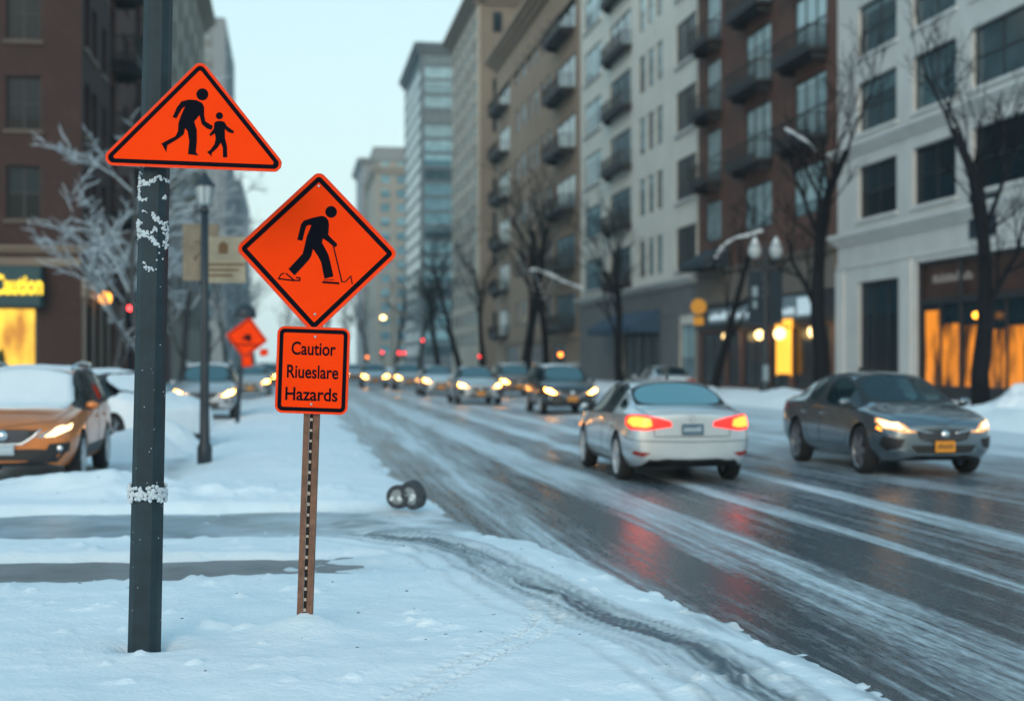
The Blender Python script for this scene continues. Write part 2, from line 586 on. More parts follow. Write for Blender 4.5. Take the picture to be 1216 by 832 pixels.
M['shop_marks'] = mat('pale lit marks', (0.55, 0.66, 0.72), rough=.6, emit=(.6, .8, .9), estr=.35)
M['tan_board'] = mat('weathered tan sign board', (0.20, 0.17, 0.125), rough=.8, var=.3, vscale=3)
M['tan_board2'] = mat('pale weathered sign board', (0.30, 0.27, 0.20), rough=.8, var=.25, vscale=3)
M['yellow_disc'] = mat('amber yellow round sign', (0.62, 0.26, 0.015), rough=.6)
M['red_on'] = mat('lit red signal', (.6, .02, .02), emit=(1.0, 0.05, 0.05), estr=9.0)
M['orange_on'] = mat('lit orange signal', (.6, .2, .02), emit=(1.0, 0.22, 0.03), estr=9.0)
M['yellow_on'] = mat('lit street lamp', (.9, .7, .3), emit=(1.0, 0.68, 0.25), estr=9.0)
M['lens_off'] = mat('dark signal lens', (0.03, 0.03, 0.03), rough=.3)


# ------------------------------------------------------------------ numpy noise
def vnoise(x, y, seed=0):
    xi, yi = np.floor(x).astype(np.int64), np.floor(y).astype(np.int64)
    xf, yf = x - xi, y - yi
    u, v = xf * xf * (3 - 2 * xf), yf * yf * (3 - 2 * yf)

    def h(a, b):
        n = (a * 374761393 + b * 668265263 + seed * 974634777) & 0xffffffff
        n = ((n ^ (n >> 13)) * 1274126177) & 0xffffffff
        n = n ^ (n >> 16)
        return (n & 0xffff) / 65535.0
    a, b, c, d = h(xi, yi), h(xi + 1, yi), h(xi, yi + 1), h(xi + 1, yi + 1)
    return (a * (1 - u) + b * u) * (1 - v) + (c * (1 - u) + d * u) * v - 0.5


def fbm(x, y, oct=4, seed=0):
    s, a = 0, 1.0
    for i in range(oct):
        s = s + a * vnoise(x * 2 ** i, y * 2 ** i, seed + i * 17)
        a *= .5
    return s


def sstep(a, b, x):
    t = np.clip((x - a) / (b - a), 0, 1)
    return t * t * (3 - 2 * t)


def dist_poly(x, y, pts):
    """distance to a polyline and the run along it"""
    best = np.full(x.shape, 1e9)
    run = np.zeros(x.shape)
    acc = 0
    for (x0, y0), (x1, y1) in zip(pts[:-1], pts[1:]):
        dx, dy = x1 - x0, y1 - y0
        L2 = dx * dx + dy * dy
        t = np.clip(((x - x0) * dx + (y - y0) * dy) / L2, 0, 1)
        px, py = x0 + t * dx, y0 + t * dy
        sgn = np.sign((x - x0) * dy - (y - y0) * dx)
        dd = np.hypot(x - px, y - py)
        m = dd < np.abs(best)
        best = np.where(m, dd * sgn, best)
        run = np.where(m, acc + t * math.sqrt(L2), run)
        acc += math.sqrt(L2)
    return best, run


def smooth_path(pts, n=6):
    res = []
    P = [np.array(p, float) for p in pts]
    P = [2 * P[0] - P[1]] + P + [2 * P[-1] - P[-2]]
    for i in range(1, len(P) - 2):
        for k in range(n):
            t = k / n
            a, b, c, d = P[i - 1], P[i], P[i + 1], P[i + 2]
            res.append(tuple(.5 * ((2 * b) + (c - a) * t + (2 * a - 5 * b + 4 * c - d) * t * t + (3 * b - a - 3 * c + d) * t ** 3)))
    res.append(tuple(P[-2]))
    return res


def grid_obj(name, xs, ys, zf, m, keep=None):
    Xg, Yg = np.meshgrid(xs, ys)
    Z = zf(Xg, Yg)
    nx, ny = len(xs), len(ys)
    co = np.stack([Xg, Yg, Z], -1).reshape(-1, 3)
    idx = np.arange(nx * ny).reshape(ny, nx)
    q = np.stack([idx[:-1, :-1], idx[:-1, 1:], idx[1:, 1:], idx[1:, :-1]], -1).reshape(-1, 4)
    if keep is not None:
        zq = co[q][:, :, 2].max(1)
        q = q[zq > keep]
    me = bpy.data.meshes.new(name)
    me.vertices.add(len(co)); me.vertices.foreach_set('co', co.ravel())
    me.loops.add(q.size); me.loops.foreach_set('vertex_index', q.ravel().astype(np.int32))
    me.polygons.add(len(q)); me.polygons.foreach_set('loop_start', np.arange(0, q.size, 4, dtype=np.int32))
    me.polygons.foreach_set('use_smooth', np.ones(len(q), bool))
    me.update(); me.validate()
    me.materials.append(m)
    o = link(bpy.data.objects.new(name, me))
    o['kind'] = 'structure'
    return o


def steps(a, b, s0, k, lim=1e9):
    r = [a]
    while r[-1] < b:
        r.append(r[-1] + min(lim, max(s0, k * abs(r[-1]))))
    return np.array(r)


# ================================================================== GROUND
def asphalt_mat():
    m = bpy.data.materials.new('wet asphalt under streaked snow')
    m.use_nodes = True
    t = m.node_tree
    L = t.links.new
    b = t.nodes['Principled BSDF']
    g = t.nodes.new('ShaderNodeTexCoord')
    sp = t.nodes.new('ShaderNodeSeparateXYZ')
    L(g.outputs['Object'], sp.inputs[0])

    def noise(scale_xyz, scale=1.0, detail=4, rough=.6):
        mp = t.nodes.new('ShaderNodeMapping')
        mp.inputs['Scale'].default_value = scale_xyz
        L(g.outputs['Object'], mp.inputs['Vector'])
        n = t.nodes.new('ShaderNodeTexNoise')
        n.inputs['Scale'].default_value = scale
        n.inputs['Detail'].default_value = detail
        n.inputs['Roughness'].default_value = rough
        L(mp.outputs[0], n.inputs['Vector'])
        return n.outputs['Fac']

    def mth(op, a, c=None, d=None):
        n = t.nodes.new('ShaderNodeMath')
        n.operation = op
        for i, v in enumerate((a, c, d)):
            if v is None: continue
            if isinstance(v, (int, float)): n.inputs[i].default_value = v
            else: L(v, n.inputs[i])
        return n.outputs[0]
    wob = mth('MULTIPLY', mth('SUBTRACT', noise((.9, .10, 1), 1, 3), .5), 0.7)
    xw = mth('ADD', sp.outputs['X'], wob)
    rp = t.nodes.new('ShaderNodeValToRGB')
    L(mth('DIVIDE', xw, 18.0), rp.inputs['Fac'])
    stops = [(1.0, .22), (2.1, .22), (2.5, .62), (2.8, .30), (3.45, .12), (3.75, .55), (4.25, .60), (4.5, .20), (5.25, .10), (5.45, .62), (5.6, .60),
             (5.8, .30), (6.7, .26), (6.9, .62), (7.1, .66), (7.3, .25), (8.3, .18), (8.9, .46), (9.5, .30), (10.3, .22), (11.0, .60), (11.6, .34),
             (12.8, .42), (13.6, .62), (14.4, .5), (15.6, .7), (17.0, .9)]
    els = rp.color_ramp.elements
    els[0].position = 0; els[0].color = (1, 1, 1, 1)
    els[1].position = 1; els[1].color = (1, 1, 1, 1)
    for x, v in stops:
        q = els.new(x / 18.0)
        q.color = (v, v, v, 1)
    cov = rp.outputs['Color']
    streak = noise((7.0, .22, 1), 1, 5, .7)
    fine = noise((22, 5, 1), 1, 4, .75)
    patch = noise((.7, .22, 1), 1, 3, .5)
    s = mth('ADD', mth('MULTIPLY', mth('SUBTRACT', streak, .5), 1.5), mth('MULTIPLY', mth('SUBTRACT', fine, .5), .8))
    s = mth('ADD', s, mth('MULTIPLY', mth('SUBTRACT', patch, .5), .7))
    s = mth('ADD', s, cov)
    far = t.nodes.new('ShaderNodeMapRange')  # whitens the far road, standing in for sky reflected off wet asphalt
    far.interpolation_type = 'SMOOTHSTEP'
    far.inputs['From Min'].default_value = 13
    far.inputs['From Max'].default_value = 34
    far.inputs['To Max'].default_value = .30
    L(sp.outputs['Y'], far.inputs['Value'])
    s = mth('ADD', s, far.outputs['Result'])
    mr = t.nodes.new('ShaderNodeMapRange')
    mr.interpolation_type = 'SMOOTHSTEP'
    mr.inputs['From Min'].default_value = .17
    mr.inputs['From Max'].default_value = .95
    L(s, mr.inputs['Value'])
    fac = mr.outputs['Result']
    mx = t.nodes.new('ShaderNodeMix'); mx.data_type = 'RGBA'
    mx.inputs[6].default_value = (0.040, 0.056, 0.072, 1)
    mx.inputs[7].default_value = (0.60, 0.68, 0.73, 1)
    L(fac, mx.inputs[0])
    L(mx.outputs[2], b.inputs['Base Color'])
    rr = t.nodes.new('ShaderNodeMapRange')
    rr.inputs['To Min'].default_value = .27
    rr.inputs['To Max'].default_value = .62
    L(fac, rr.inputs['Value'])
    L(rr.outputs['Result'], b.inputs['Roughness'])
    b.inputs['Specular IOR Level'].default_value = .5
    bp = t.nodes.new('ShaderNodeBump')
    bp.inputs['Strength'].default_value = .45
    bp.inputs['Distance'].default_value = .02
    L(mth('ADD', mth('MULTIPLY', fac, 1.0), mth('MULTIPLY', noise((40, 40, 1), 1, 3), .25)), bp.inputs['Height'])
    L(bp.outputs['Normal'], b.inputs['Normal'])
    return m


M['asphalt'] = asphalt_mat()
M['slush'] = mat('wet driveway asphalt under slush', (0.27, 0.34, 0.39), rough=.4, var=.5, vscale=1.1, bump=.3, bscale=12)
M['pavement'] = mat('damp pavement', (0.20, 0.20, 0.205), rough=.6, var=.25, vscale=2, bump=.3, bscale=20)
M['ground_snow'] = snow_mat('distant snow ground', (.66, .72, .76), bump=.3, bscale=2)


def sheet(name, x0, x1, y0, y1, z, m):
    mb = MB()
    mb.quad((x0, y0, z), (x1, y0, z), (x1, y1, z), (x0, y1, z))
    o = mb.build(name, m)
    o['kind'] = 'structure'
    return o


sheet('ground', -900, 900, -60, 1900, -0.04, M['ground_snow'])
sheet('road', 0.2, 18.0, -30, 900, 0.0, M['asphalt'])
sheet('driveway', -60, 1.1, 12.9, 17.6, 0.004, M['slush'])
sheet('pavement', -60, 0.6, 10.5, 12.9, 0.03, M['pavement'])
kb = MB()
kb.box(17.85, 18.1, -30, 900, -0.04, 0.13)
tag(kb.build('kerb', M['concrete']), kind='structure')

TRACK = smooth_path([(-3.0, 15.2), (-0.2, 14.3), (0.97, 13.3), (1.50, 12.5), (1.72, 11.2), (1.85, 9.9), (2.07, 8.9), (2.24, 8.05), (2.34, 6.8), (2.42, 5.0), (2.5, 2)])
PRINTS = smooth_path([(0.2, 6.2), (0.57, 7.0), (0.95, 7.6), (1.26, 8.1), (1.5, 8.6), (1.62, 9.0), (1.66, 9.5)])
POST = pw(361, 8.72)
POLE = pw(171, 8.18)


def edge_x(y):
    """where the snow of the verge ends at the road"""
    e1 = 3.0 - 0.65 * sstep(7, 13, y)
    return e1 + (1.55 - e1) * sstep(13.0, 19.0, y)


def snow_h(x, y):
    n1 = fbm(x * .9, y * .9, 4, 3)
    n2 = fbm(x * 4.5, y * 4.5, 3, 9)
    h = 0.10 + 0.045 * n1 + 0.014 * n2 + 0.004 * fbm(x * 16, y * 16, 2, 33)
    # wet pavement strip and driveway show through
    wob = 0.25 * fbm(x * 1.1, y * .4, 4, 21)
    lim = sstep(0.0, .9, x + .25 * fbm(x * 0 + y * 1.5, y * 0, 2, 5))
    yy = y + wob
    limp = sstep(-.1, 1.4, x + 1.0 * fbm(x * .8, y * 1.2, 3, 46))
    strip = sstep(10.9, 11.5, yy) * (1 - sstep(12.2, 12.5, yy)) * (1 - limp)
    h = h - strip * (0.115 + .06 * fbm(x * 1.3, y * 2.5, 4, 47))
    lim2 = sstep(-.1, 1.3, x + .9 * fbm(x * .6, y * 1.2, 3, 44))
    drv = sstep(13.5, 13.85, yy) * (1 - sstep(16.35, 16.75, yy)) * (1 - lim2)
    h = h - drv * 0.135
    # slush on the mouth of the driveway
    mouth = sstep(13.2, 14, y) * (1 - sstep(15.6, 16.6, y)) * sstep(.2, 1.4, x)
    h = h - mouth * (0.055 + .05 * fbm(x * 2.5, y * .8, 4, 41))
    # ploughed bank in front of the parked cars
    bank = np.exp(-((y - 18.3 - .3 * fbm(x * .7, x * 0, 3, 8)) / .75) ** 2) * (1 - sstep(-2.2, -.4, x))
    h = h + bank * (0.20 + .22 * fbm(x * 1.6, y * 1.6, 4, 77))
    berm = np.exp(-((y - 17.5) / .5) ** 2) * sstep(-3, -1, x) * (1 - sstep(.6, 1.4, x))
    h = h + berm * (0.07 + .12 * fbm(x * 2.2, y * 2.2, 4, 71))
    # packed lane where the cars stand
    lane = (1 - sstep(-1.75, -1.2, x)) * sstep(19.0, 20.2, y) * sstep(-9, -8, x)
    h = h * (1 - .75 * lane)
    # soft rise of the snow verge between the lane and the road
    verge = np.exp(-((x + .1) / 1.1) ** 2) * sstep(17, 24, y)
    h = h + verge * (0.10 + .08 * fbm(x * .8, y * .35, 3, 15))
    # mound round the small post, hollow round the steel pole
    h = h + .085 * np.exp(-(((x - POST.x) / .24) ** 2 + ((y - POST.y) / .30) ** 2))
    rp = np.hypot(x - POLE.x, y - POLE.y)
    ang = np.arctan2(y - POLE.y, x - POLE.x)
    h = h - .06 * np.exp(-((rp - .06) / .09) ** 2) * (.6 + .5 * np.cos(ang * 2)) + .012 * np.exp(-((rp - .3) / .12) ** 2)
    # tyre track sweeping from the driveway out to the road
    d, run = dist_poly(x, y, TRACK)
    dn = d + .16 * fbm(x * 1.5, y * 1.2, 4, 55)
    tr = np.exp(-(dn / .15) ** 2)
    tr2 = np.exp(-((dn - .30) / .05) ** 2) * .8 + np.exp(-((dn + .33) / .045) ** 2) * .45
    h = h - (tr * .035 + tr2 * .02) * np.clip(.62 - 1.0 * fbm(x * 5, y * 1.0, 4, 60), 0, 1) + .012 * np.exp(-((dn + .24) / .10) ** 2)
    # tread prints of a narrow wheel, two rows
    d, run = dist_poly(x, y, PRINTS)
    for off in (-.07, .07):
        h = h - .07 * np.exp(-((d - off) / .034) ** 2) * (0.5 + 0.5 * np.sin(run * 2 * math.pi / .10 + off * 30)) * (.6 + fbm(x * 3, y * 3, 2, 66))
    # scuffs and clods
    cl = np.clip(fbm(x * 6, y * 6, 3, 91) - .33, 0, 1)
    h = h + cl * .10
    # verge ends thin and ragged on the road
    ex = edge_x(y) + .24 * fbm(x * .5, y * .7, 4, 2) + .07 * fbm(x * 4, y * 3, 3, 6)
    h = h - 0.13 * sstep(-.35, .30, x - ex) - .045 * sstep(-1.0, 0, x - ex)
    return h


def slush_amount(x, y):
    """how far the snow is churned to wet grey slush"""
    d, run = dist_poly(x, y, TRACK)
    dn = d + .10 * fbm(x * 1.3, y * 1.0, 4, 55)
    st = 0
    for off, w, a, sd in ((-.20, .05, .7, 1), (-.06, .08, 1.0, 2), (.06, .07, .9, 3), (.20, .05, .7, 4), (.36, .045, .6, 5), (.58, .03, .35, 6)):
        st = st + a * np.exp(-((dn - off) / w) ** 2) * np.clip(.72 + 1.1 * fbm(run * .45 + sd * 9, dn * 14, 4, 60 + sd), 0, 1)
    st = st + .22 * np.exp(-((dn - .08) / .28) ** 2)
    fine = np.clip(.85 + .8 * fbm(run * 2.2, dn * 45, 3, 64), 0, 1.2)
    st = st * fine * sstep(-1.2, .8, x)
    # dirty thin edge where the verge meets the road
    ex = edge_x(y)
    ed = sstep(-.30, .20, x - ex + .45 * fbm(x * 3, y * .8, 4, 83)) * .7 * np.clip(.55 + 1.5 * fbm(x * 11, y * .9, 4, 85), 0, 1)
    mouth = sstep(13.0, 14.2, y) * (1 - sstep(15.6, 16.8, y)) * sstep(-.9, .6, x)
    mo = mouth * np.clip(.42 + .9 * fbm(x * 1.6, y * 2.2, 4, 87), 0, 1)
    lane = (1 - sstep(-1.9, -1.4, x)) * sstep(19.4, 20.4, y) * (1 - sstep(40, 60, y)) * np.clip(.25 + .9 * fbm(x * 2.2, y * .5, 4, 88), 0, 1) * .7
    dp, rp_ = dist_poly(x, y, PRINTS)
    pr = 0
    for off in (-.07, .07):
        pr = pr + .32 * np.exp(-((dp - off) / .032) ** 2) * (0.5 + 0.5 * np.sin(rp_ * 2 * math.pi / .10 + off * 30))
    yy = y + 0.25 * fbm(x * 1.1, y * .4, 4, 21)
    pv = .45 * np.exp(-((yy - 11.75) / .55) ** 2) * (1 - sstep(-.4, 1.2, x + .6 * fbm(x * 1.2, y, 3, 90)))
    return np.clip(st + ed + mo + lane + pr + pv, 0, 1)


xs = np.concatenate([-steps(2.2, 60, .06, .05)[::-1], np.arange(-2.15, 3.6, .026)])
ys = np.concatenate([np.arange(3.0, 5.5, .15), np.arange(5.5, 10.5, .026), steps(10.5, 420, .035, .0042)])
def ground_snow_mat():
    m = snow_mat('verge snow', (0.80, 0.86, 0.90))
    t = m.node_tree
    b = t.nodes['Principled BSDF']
    old = b.inputs['Base Color'].links[0].from_socket
    at = t.nodes.new('ShaderNodeAttribute'); at.attribute_name = 'slush'
    mx = t.nodes.new('ShaderNodeMix'); mx.data_type = 'RGBA'
    mx.inputs[7].default_value = (0.085, 0.115, 0.14, 1)
    t.links.new(at.outputs['Fac'], mx.inputs[0]); t.links.new(old, mx.inputs[6])
    t.links.new(mx.outputs[2], b.inputs['Base Color'])
    mr = t.nodes.new('ShaderNodeMapRange')
    mr.inputs['To Min'].default_value = .75; mr.inputs['To Max'].default_value = .38
    t.links.new(at.outputs['Fac'], mr.inputs['Value']); t.links.new(mr.outputs['Result'], b.inputs['Roughness'])
    return m


go = grid_obj('snow_ground', xs, ys, snow_h, ground_snow_mat(), keep=-0.035)
Xg_, Yg_ = np.meshgrid(xs, ys)
at_ = go.data.attributes.new('slush', 'FLOAT', 'POINT')
at_.data.foreach_set('value', slush_amount(Xg_, Yg_).ravel().astype(np.float32))


def right_h(x, y):
    h = 0.17 + .03 * fbm(x, y, 3, 4)
    b = np.exp(-((x - 18.9) / .8) ** 2)
    h = h + b * np.clip(.28 + .5 * fbm(x * .5, y * .3, 4, 12), 0.02, 1)
    for (mx, my, a, s) in ((21.0, 38.5, .85, 1.0), (20.4, 43.5, .5, 1.0), (21.8, 47.5, .45, 1.2), (19.6, 52, .35, 1.4), (20.2, 60, .3, 1.5)):
        h = h + a * np.exp(-(((x - mx) / s) ** 2 + ((y - my) / (s * 1.3)) ** 2)) * (1 + .3 * fbm(x * 1.5, y * 1.5, 3, 14))
    h = h - .22 * sstep(17.9, 17.5, x)
    return h


grid_obj('sidewalk_snow', np.arange(17.3, 27.2, .16), steps(8, 420, .2, .006), right_h, M['snow'], keep=-0.03)

# ================================================================== BUILDINGS
_wcache = {}


def window_mesh(w, h, nx, nz, fm, gm, sill=None):
    """frame and pane meshes, local: x along the wall from 0, y into the wall, z up"""
    key = (round(w, 2), round(h, 2), nx, nz, fm.name, gm.name, sill.name if sill else '')
    if key in _wcache:
        return _wcache[key]
    t = min(.09, w * .07)
    mb = MB()
    mb.box(0, w, 0, .08, 0, t); mb.box(0, w, 0, .08, h - t, h)
    mb.box(0, t, .002, .078, t, h - t); mb.box(w - t, w, .002, .078, t, h - t)
    for i in range(1, nx):
        x = w * i / nx
        mb.box(x - t * .5, x + t * .5, .004, .07, t, h - t)
    for i in range(1, nz):
        z = h * i / nz
        mb.box(t, w - t, .008, .066, z - t * .35, z + t * .35)
    if sill:
        mb.mi = 1
        mb.box(-.12, w + .12, -.30, -.002, -.16, -.003)
    f = mb.mesh('window', [fm, sill] if sill else [fm])
    mb = MB()
    mb.quad((t, .05, t), (w - t, .05, t), (w - t, .05, h - t), (t, .05, h - t))
    p = mb.mesh('pane', gm)
    _wcache[key] = (f, p)
    return f, p


def wall_shape(mb, o, u, n, W, H, holes, dep):
    o, u, n = Vector(o), Vector(u), Vector(n)
    zv = Vector((0, 0, 1))

    def P(a, z, d=0):
        return o + u * a + zv * z - n * d
    us = sorted(set([0, W] + [round(v, 4) for h in holes for v in h[:2]]))
    zs = sorted(set([0, H] + [round(v, 4) for h in holes for v in h[2:4]]))
    for a, b in zip(us[:-1], us[1:]):
        z = 0
        for c, d in zip(zs[:-1], zs[1:]):
            m, k = (a + b) / 2, (c + d) / 2
            if any(h[0] < m < h[1] and h[2] < k < h[3] for h in holes):
                continue
            mb.quad(P(a, c), P(b, c), P(b, d), P(a, d))
    for h in holes:
        a, b, c, d = h[:4]
        mb.quad(P(a, c), P(a, d), P(a, d, dep), P(a, c, dep)); mb.quad(P(b, c), P(b, d), P(b, d, dep), P(b, c, dep))
        mb.quad(P(a, c), P(b, c), P(b, c, dep), P(a, c, dep)); mb.quad(P(a, d), P(b, d), P(b, d, dep), P(a, d, dep))
    mb.quad(P(0, 0), P(0, H), P(0, H, dep), P(0, 0, dep)); mb.quad(P(W, 0), P(W, H), P(W, H, dep), P(W, 0, dep))
    mb.quad(P(0, H), P(W, H), P(W, H, dep), P(0, H, dep))


DEP = .34


class Building:
    """local frame: x along the street front, y into the block, z up; the street front is y = 0"""
    def __init__(s, name, label, loc, rz, W, D, H, wall_m, side_m=None):
        s.root = thing(name, label, 'building', loc, rz)
        s.W, s.D, s.H = W, D, H
        s.wm, s.sm = wall_m, side_m or wall_m
        s.holes = {'front': [], 'end': [], 'start': []}
        s.wins = []
        s.back = .2 if loc[1] < 80 else .07

    def frame(s, face):
        if face == 'front': return Vector((0, 0, 0)), Vector((1, 0, 0)), Vector((0, -1, 0)), 0
        if face == 'end': return Vector((s.W, 0, 0)), Vector((0, 1, 0)), Vector((1, 0, 0)), R(90)
        return Vector((0, s.D, 0)), Vector((0, -1, 0)), Vector((-1, 0, 0)), R(-90)

    def window(s, face, u0, u1, z0, z1, nx=2, nz=2, fm=None, gm=None, sill=None, name='window', back=None):
        s.holes[face].append((u0, u1, z0, z1))
        s.wins.append((face, u0, u1, z0, z1, nx, nz, fm or M['frame_dark'], gm or M['glass'], sill, name, s.back if back is None else back))

    def opening(s, face, u0, u1, z0, z1):
        s.holes[face].append((u0, u1, z0, z1))

    def finish(s, panes=True):
        mb = MB()
        e = 'end' if s.holes['end'] else None
        st = 'start' if s.holes['start'] else None
        x0, x1 = (DEP + .02 if st else 0), (s.W - DEP - .02 if e else s.W)
        mb.mi = 2
        mb.box(x0, x1, DEP + .02, s.D, -.5, s.H - .01)
        if not e:
            mb.mi = 1
            mb.quad((s.W + .004, .0, -.5), (s.W + .004, s.D, -.5), (s.W + .004, s.D, s.H), (s.W + .004, .0, s.H))
        if not st:
            mb.mi = 1
            mb.quad((-.004, .0, -.5), (-.004, s.D, -.5), (-.004, s.D, s.H), (-.004, .0, s.H))
        mb.mi = 0
        o, u, n, a = s.frame('front')
        wall_shape(mb, o, u, n, s.W, s.H, s.holes['front'], DEP)
        mb.mi = 1
        for f in (e, st):
            if f:
                o, u, n, a = s.frame(f)
                ins = DEP + .003
                if f == 'end':
                    o = o + u * ins
                wall_shape(mb, o, u, n, s.D - ins, s.H, [(h[0] - (ins if f == 'end' else 0), h[1] - (ins if f == 'end' else 0), h[2], h[3]) for h in s.holes[f]], DEP)
        mb.build('wall', [s.wm, s.sm, M['interior']], s.root)
        mb = MB()
        mb.box(.2, s.W - .2, .2, s.D - .2, s.H - .005, s.H + .25)
        mb.build('roof', M['roof_dark'], s.root)
        for (face, u0, u1, z0, z1, nx, nz, fm, gm, sill, name, back) in s.wins:
            f, p = window_mesh(u1 - u0, z1 - z0, nx, nz, fm, gm, sill)
            o, u, n, a = s.frame(face)
            w = bpy.data.objects.new(name, f)
            w.location = o + u * u0 - n * back + Vector((0, 0, z0))
            w.rotation_euler = (0, 0, a)
            link(w, s.root)
            link(bpy.data.objects.new('pane', p), w)

    def trim(s, name, face, u0, u1, z0, z1, proud, m, inn=.0):
        o, u, n, a = s.frame(face)
        mb = MB()
        mb.box(u0, u1, -proud, -.003 + inn, z0, z1)
        b = mb.build(name, m, s.root)
        b.location = o
        b.rotation_euler = (0, 0, a)
        return b

    def cornice(s, face, z, h, proud, m, u0=None, u1=None, steps_=3):
        o, u, n, a = s.frame(face)
        L = s.W if face == 'front' else s.D
        u0 = -proud if u0 is None else u0
        u1 = L + proud if u1 is None else u1
        mb = MB()
        for k in range(steps_):
            p = proud * (k + 1) / steps_
            mb.box(u0 + proud - p, u1 - proud + p, -p, .3, z + h * k / steps_, z + h * (k + 1) / steps_ - .002)
        b = mb.build('cornice', m, s.root)
        b.location = o
        b.rotation_euler = (0, 0, a)
        return b


_bal = {}


def balcony(bd, face, u0, u1, z, dep=1.4, rail=1.05):
    w = round(u1 - u0, 2)
    key = (w, dep, rail)
    if key not in _bal:
        mb = MB()
        mb.box(0, w, -dep, -.004, -.22, 0)
        for x in (.25, w - .45):
            mb.box(x, x + .2, -dep * .7, -.006, -.55, -.222)
        a = mb.mesh('balcony', M['balcony'])
        mb = MB()
        n = max(3, int(w / .2))
        for i in range(n + 1):
            x = .03 + (w - .06) * i / n
            mb.box(x - .013, x + .013, -dep + .015, -dep + .04, .0, rail)
        m = max(2, int(dep / .18))
        for sx in (.03, w - .03):
            for i in range(1, m):
                y = -dep * i / m
                mb.box(sx - .02, sx + .02, y - .02, y + .02, .0, rail)
            mb.box(sx - .035, sx + .035, -dep, -.01, rail - .003, rail + .06)
        mb.box(0, w, -dep, -dep + .07, rail, rail + .064)
        mb.box(0, w, -dep + .005, -dep + .055, .05, .30)
        b = mb.mesh('railing', M['balcony'])
        mb = MB()
        mb.box(.05, w - .05, -dep + .08, -.3, 0.002, .05)
        c = mb.mesh('snow_layer', M['snow_lump'])
        _bal[key] = (a, b)
    a, b = _bal[key]
    o, u, n, ang = bd.frame(face)
    x = bpy.data.objects.new('balcony', a)
    x.location = o + u * u0 + Vector((0, 0, z))
    x.rotation_euler = (0, 0, ang)
    link(x, bd.root)
    link(bpy.data.objects.new('railing', b), x)


XF = 26.6          # street front of the right-hand row


def urow(B0far, px0, px1, X=XF):
    """columns of the photo on the right-hand front -> run along that front from its far end"""
    return tuple(sorted((B0far - yat(px0, X), B0far - yat(px1, X))))


# ---- cream stone block, nearest on the right
F1 = 66.7
b = Building('stone_building', 'cream stone block with wide dark windows and an orange lit shopfront on the street corner', (XF, F1, 0), R(-90), 26.5, 18, 27, M['stone_cream'], M['stone_cream'])
bays = [(2.5, 6.9), (8.5, 12.6), (13.9, 18.3), (19.8, 24.2)]
for i, (u0, u1) in enumerate(bays):
    for z0, z1 in ((8.45, 10.95), (12.5, 14.9), (16.1, 18.5), (19.7, 22.1), (23.3, 25.7)):
        b.window('front', u0, u1, z0, z1, 2, 2, M['frame_dark'], M['glass'] if z0 > 12 else M['glass_dark'], M['stone_trim'])
b.window('front', 2.5, 7.1, .35, 5.5, 3, 1, M['frame_dark'], M['glass_dark'], name='shop_window')
sh0, sh1 = 8.9, 18.6
b.opening('front', sh0, sh1, .15, 6.0)
b.finish()
mb = MB()
for x in (sh0, sh0 + 3.75, sh1 - .18):
    mb.box(x, x + .18, .10, .26, .15, 6.0)
mb.box(sh0 + .18, sh1 - .18, .11, .25, 4.15, 4.40)
mb.box(sh0 + .18, sh1 - .18, .11, .25, .15, .75)
mb.box(sh0 + .18, sh1 - .18, .112, .25, 5.85, 6.0)
for x in (sh0 + 1.95, sh0 + 5.6, sh0 + 7.5):
    mb.box(x, x + .09, .12, .24, .75, 4.15)
sf = mb.build('shopfront', M['frame_dark'], b.root)
for (a0, a1, z0, z1, m_) in ((sh0 + .45, sh0 + 1.95, .75, 3.9, 'lit_orange'), (sh0 + 2.04, sh0 + 3.6, .75, 3.3, 'lit_orange'), (sh0 + 4.0, sh0 + 5.6, .75, 3.2, 'lit_orange'),
                             (sh0 + 5.69, sh0 + 7.4, .75, 3.0, 'lit_orange'), (sh0 + 7.59, sh1 - .3, .75, 3.1, 'lit_orange')):
    mb = MB()
    mb.quad((a0, .22, z0), (a1, .22, z0), (a1, .22, z1), (a0, .22, z1))
    mb.build('lit_pane', M[m_], sf)
mb = MB()
mb.quad((sh0 + .18, .215, 4.4), (sh1 - .18, .215, 4.4), (sh1 - .18, .215, 5.85), (sh0 + .18, .215, 5.85))
mb.build('transom_pane', mat('brown red transom board', (.055, .024, .018), rough=.4, var=.5, vscale=.8), sf)
mb = MB()
mb.quad((sh0 + .18, .23, 3.1), (sh1 - .18, .23, 3.1), (sh1 - .18, .23, 4.15), (sh0 + .18, .23, 4.15))
mb.quad((sh0 + .18, .24, .75), (sh1 - .18, .24, .75), (sh1 - .18, .24, 4.15), (sh0 + .18, .24, 4.15))
mb.build('dark_pane', M['glass_dark'], sf)
mb = MB()
random.seed(3)
x = sh0 + 1.2
while x < sh0 + 4.6:
    w = random.uniform(.12, .3); h = random.uniform(.2, .42)
    mb.box(x, x + w, .19, .212, 5.05, 5.05 + h)
    x += w + .06
mb.build('sign_mark', mat('faded grey marks', (.30, .25, .23), rough=.6), sf)
mb = MB()
mb.ball((sh0 + 5.9, -.25, 3.55), .14, 2)
mb.build('spot_lamp', M['lamp_orange'], b.root)
b.cornice('front', 7.35, .55, .45, M['stone_trim'])
b.cornice('front', 11.55, .5, .40, M['stone_trim'])
b.trim('stone_band', 'front', 0, 26.5, 6.25, 6.45, .08, M['stone_trim'])
for x in (0.0, 7.6):
    b.trim('pilaster', 'front', x, x + .95, -.3, 6.2, .12, M['stone_trim'])
b.trim('pilaster', 'front', 18.9, 19.9, -.3, 6.2, .12, M['stone_trim'])
mb = MB()
mb.box(13.9, 16.0, -.10, -.02, 6.6, 8.2)
mb.build('hanging_panel', M['banner'], b.root)

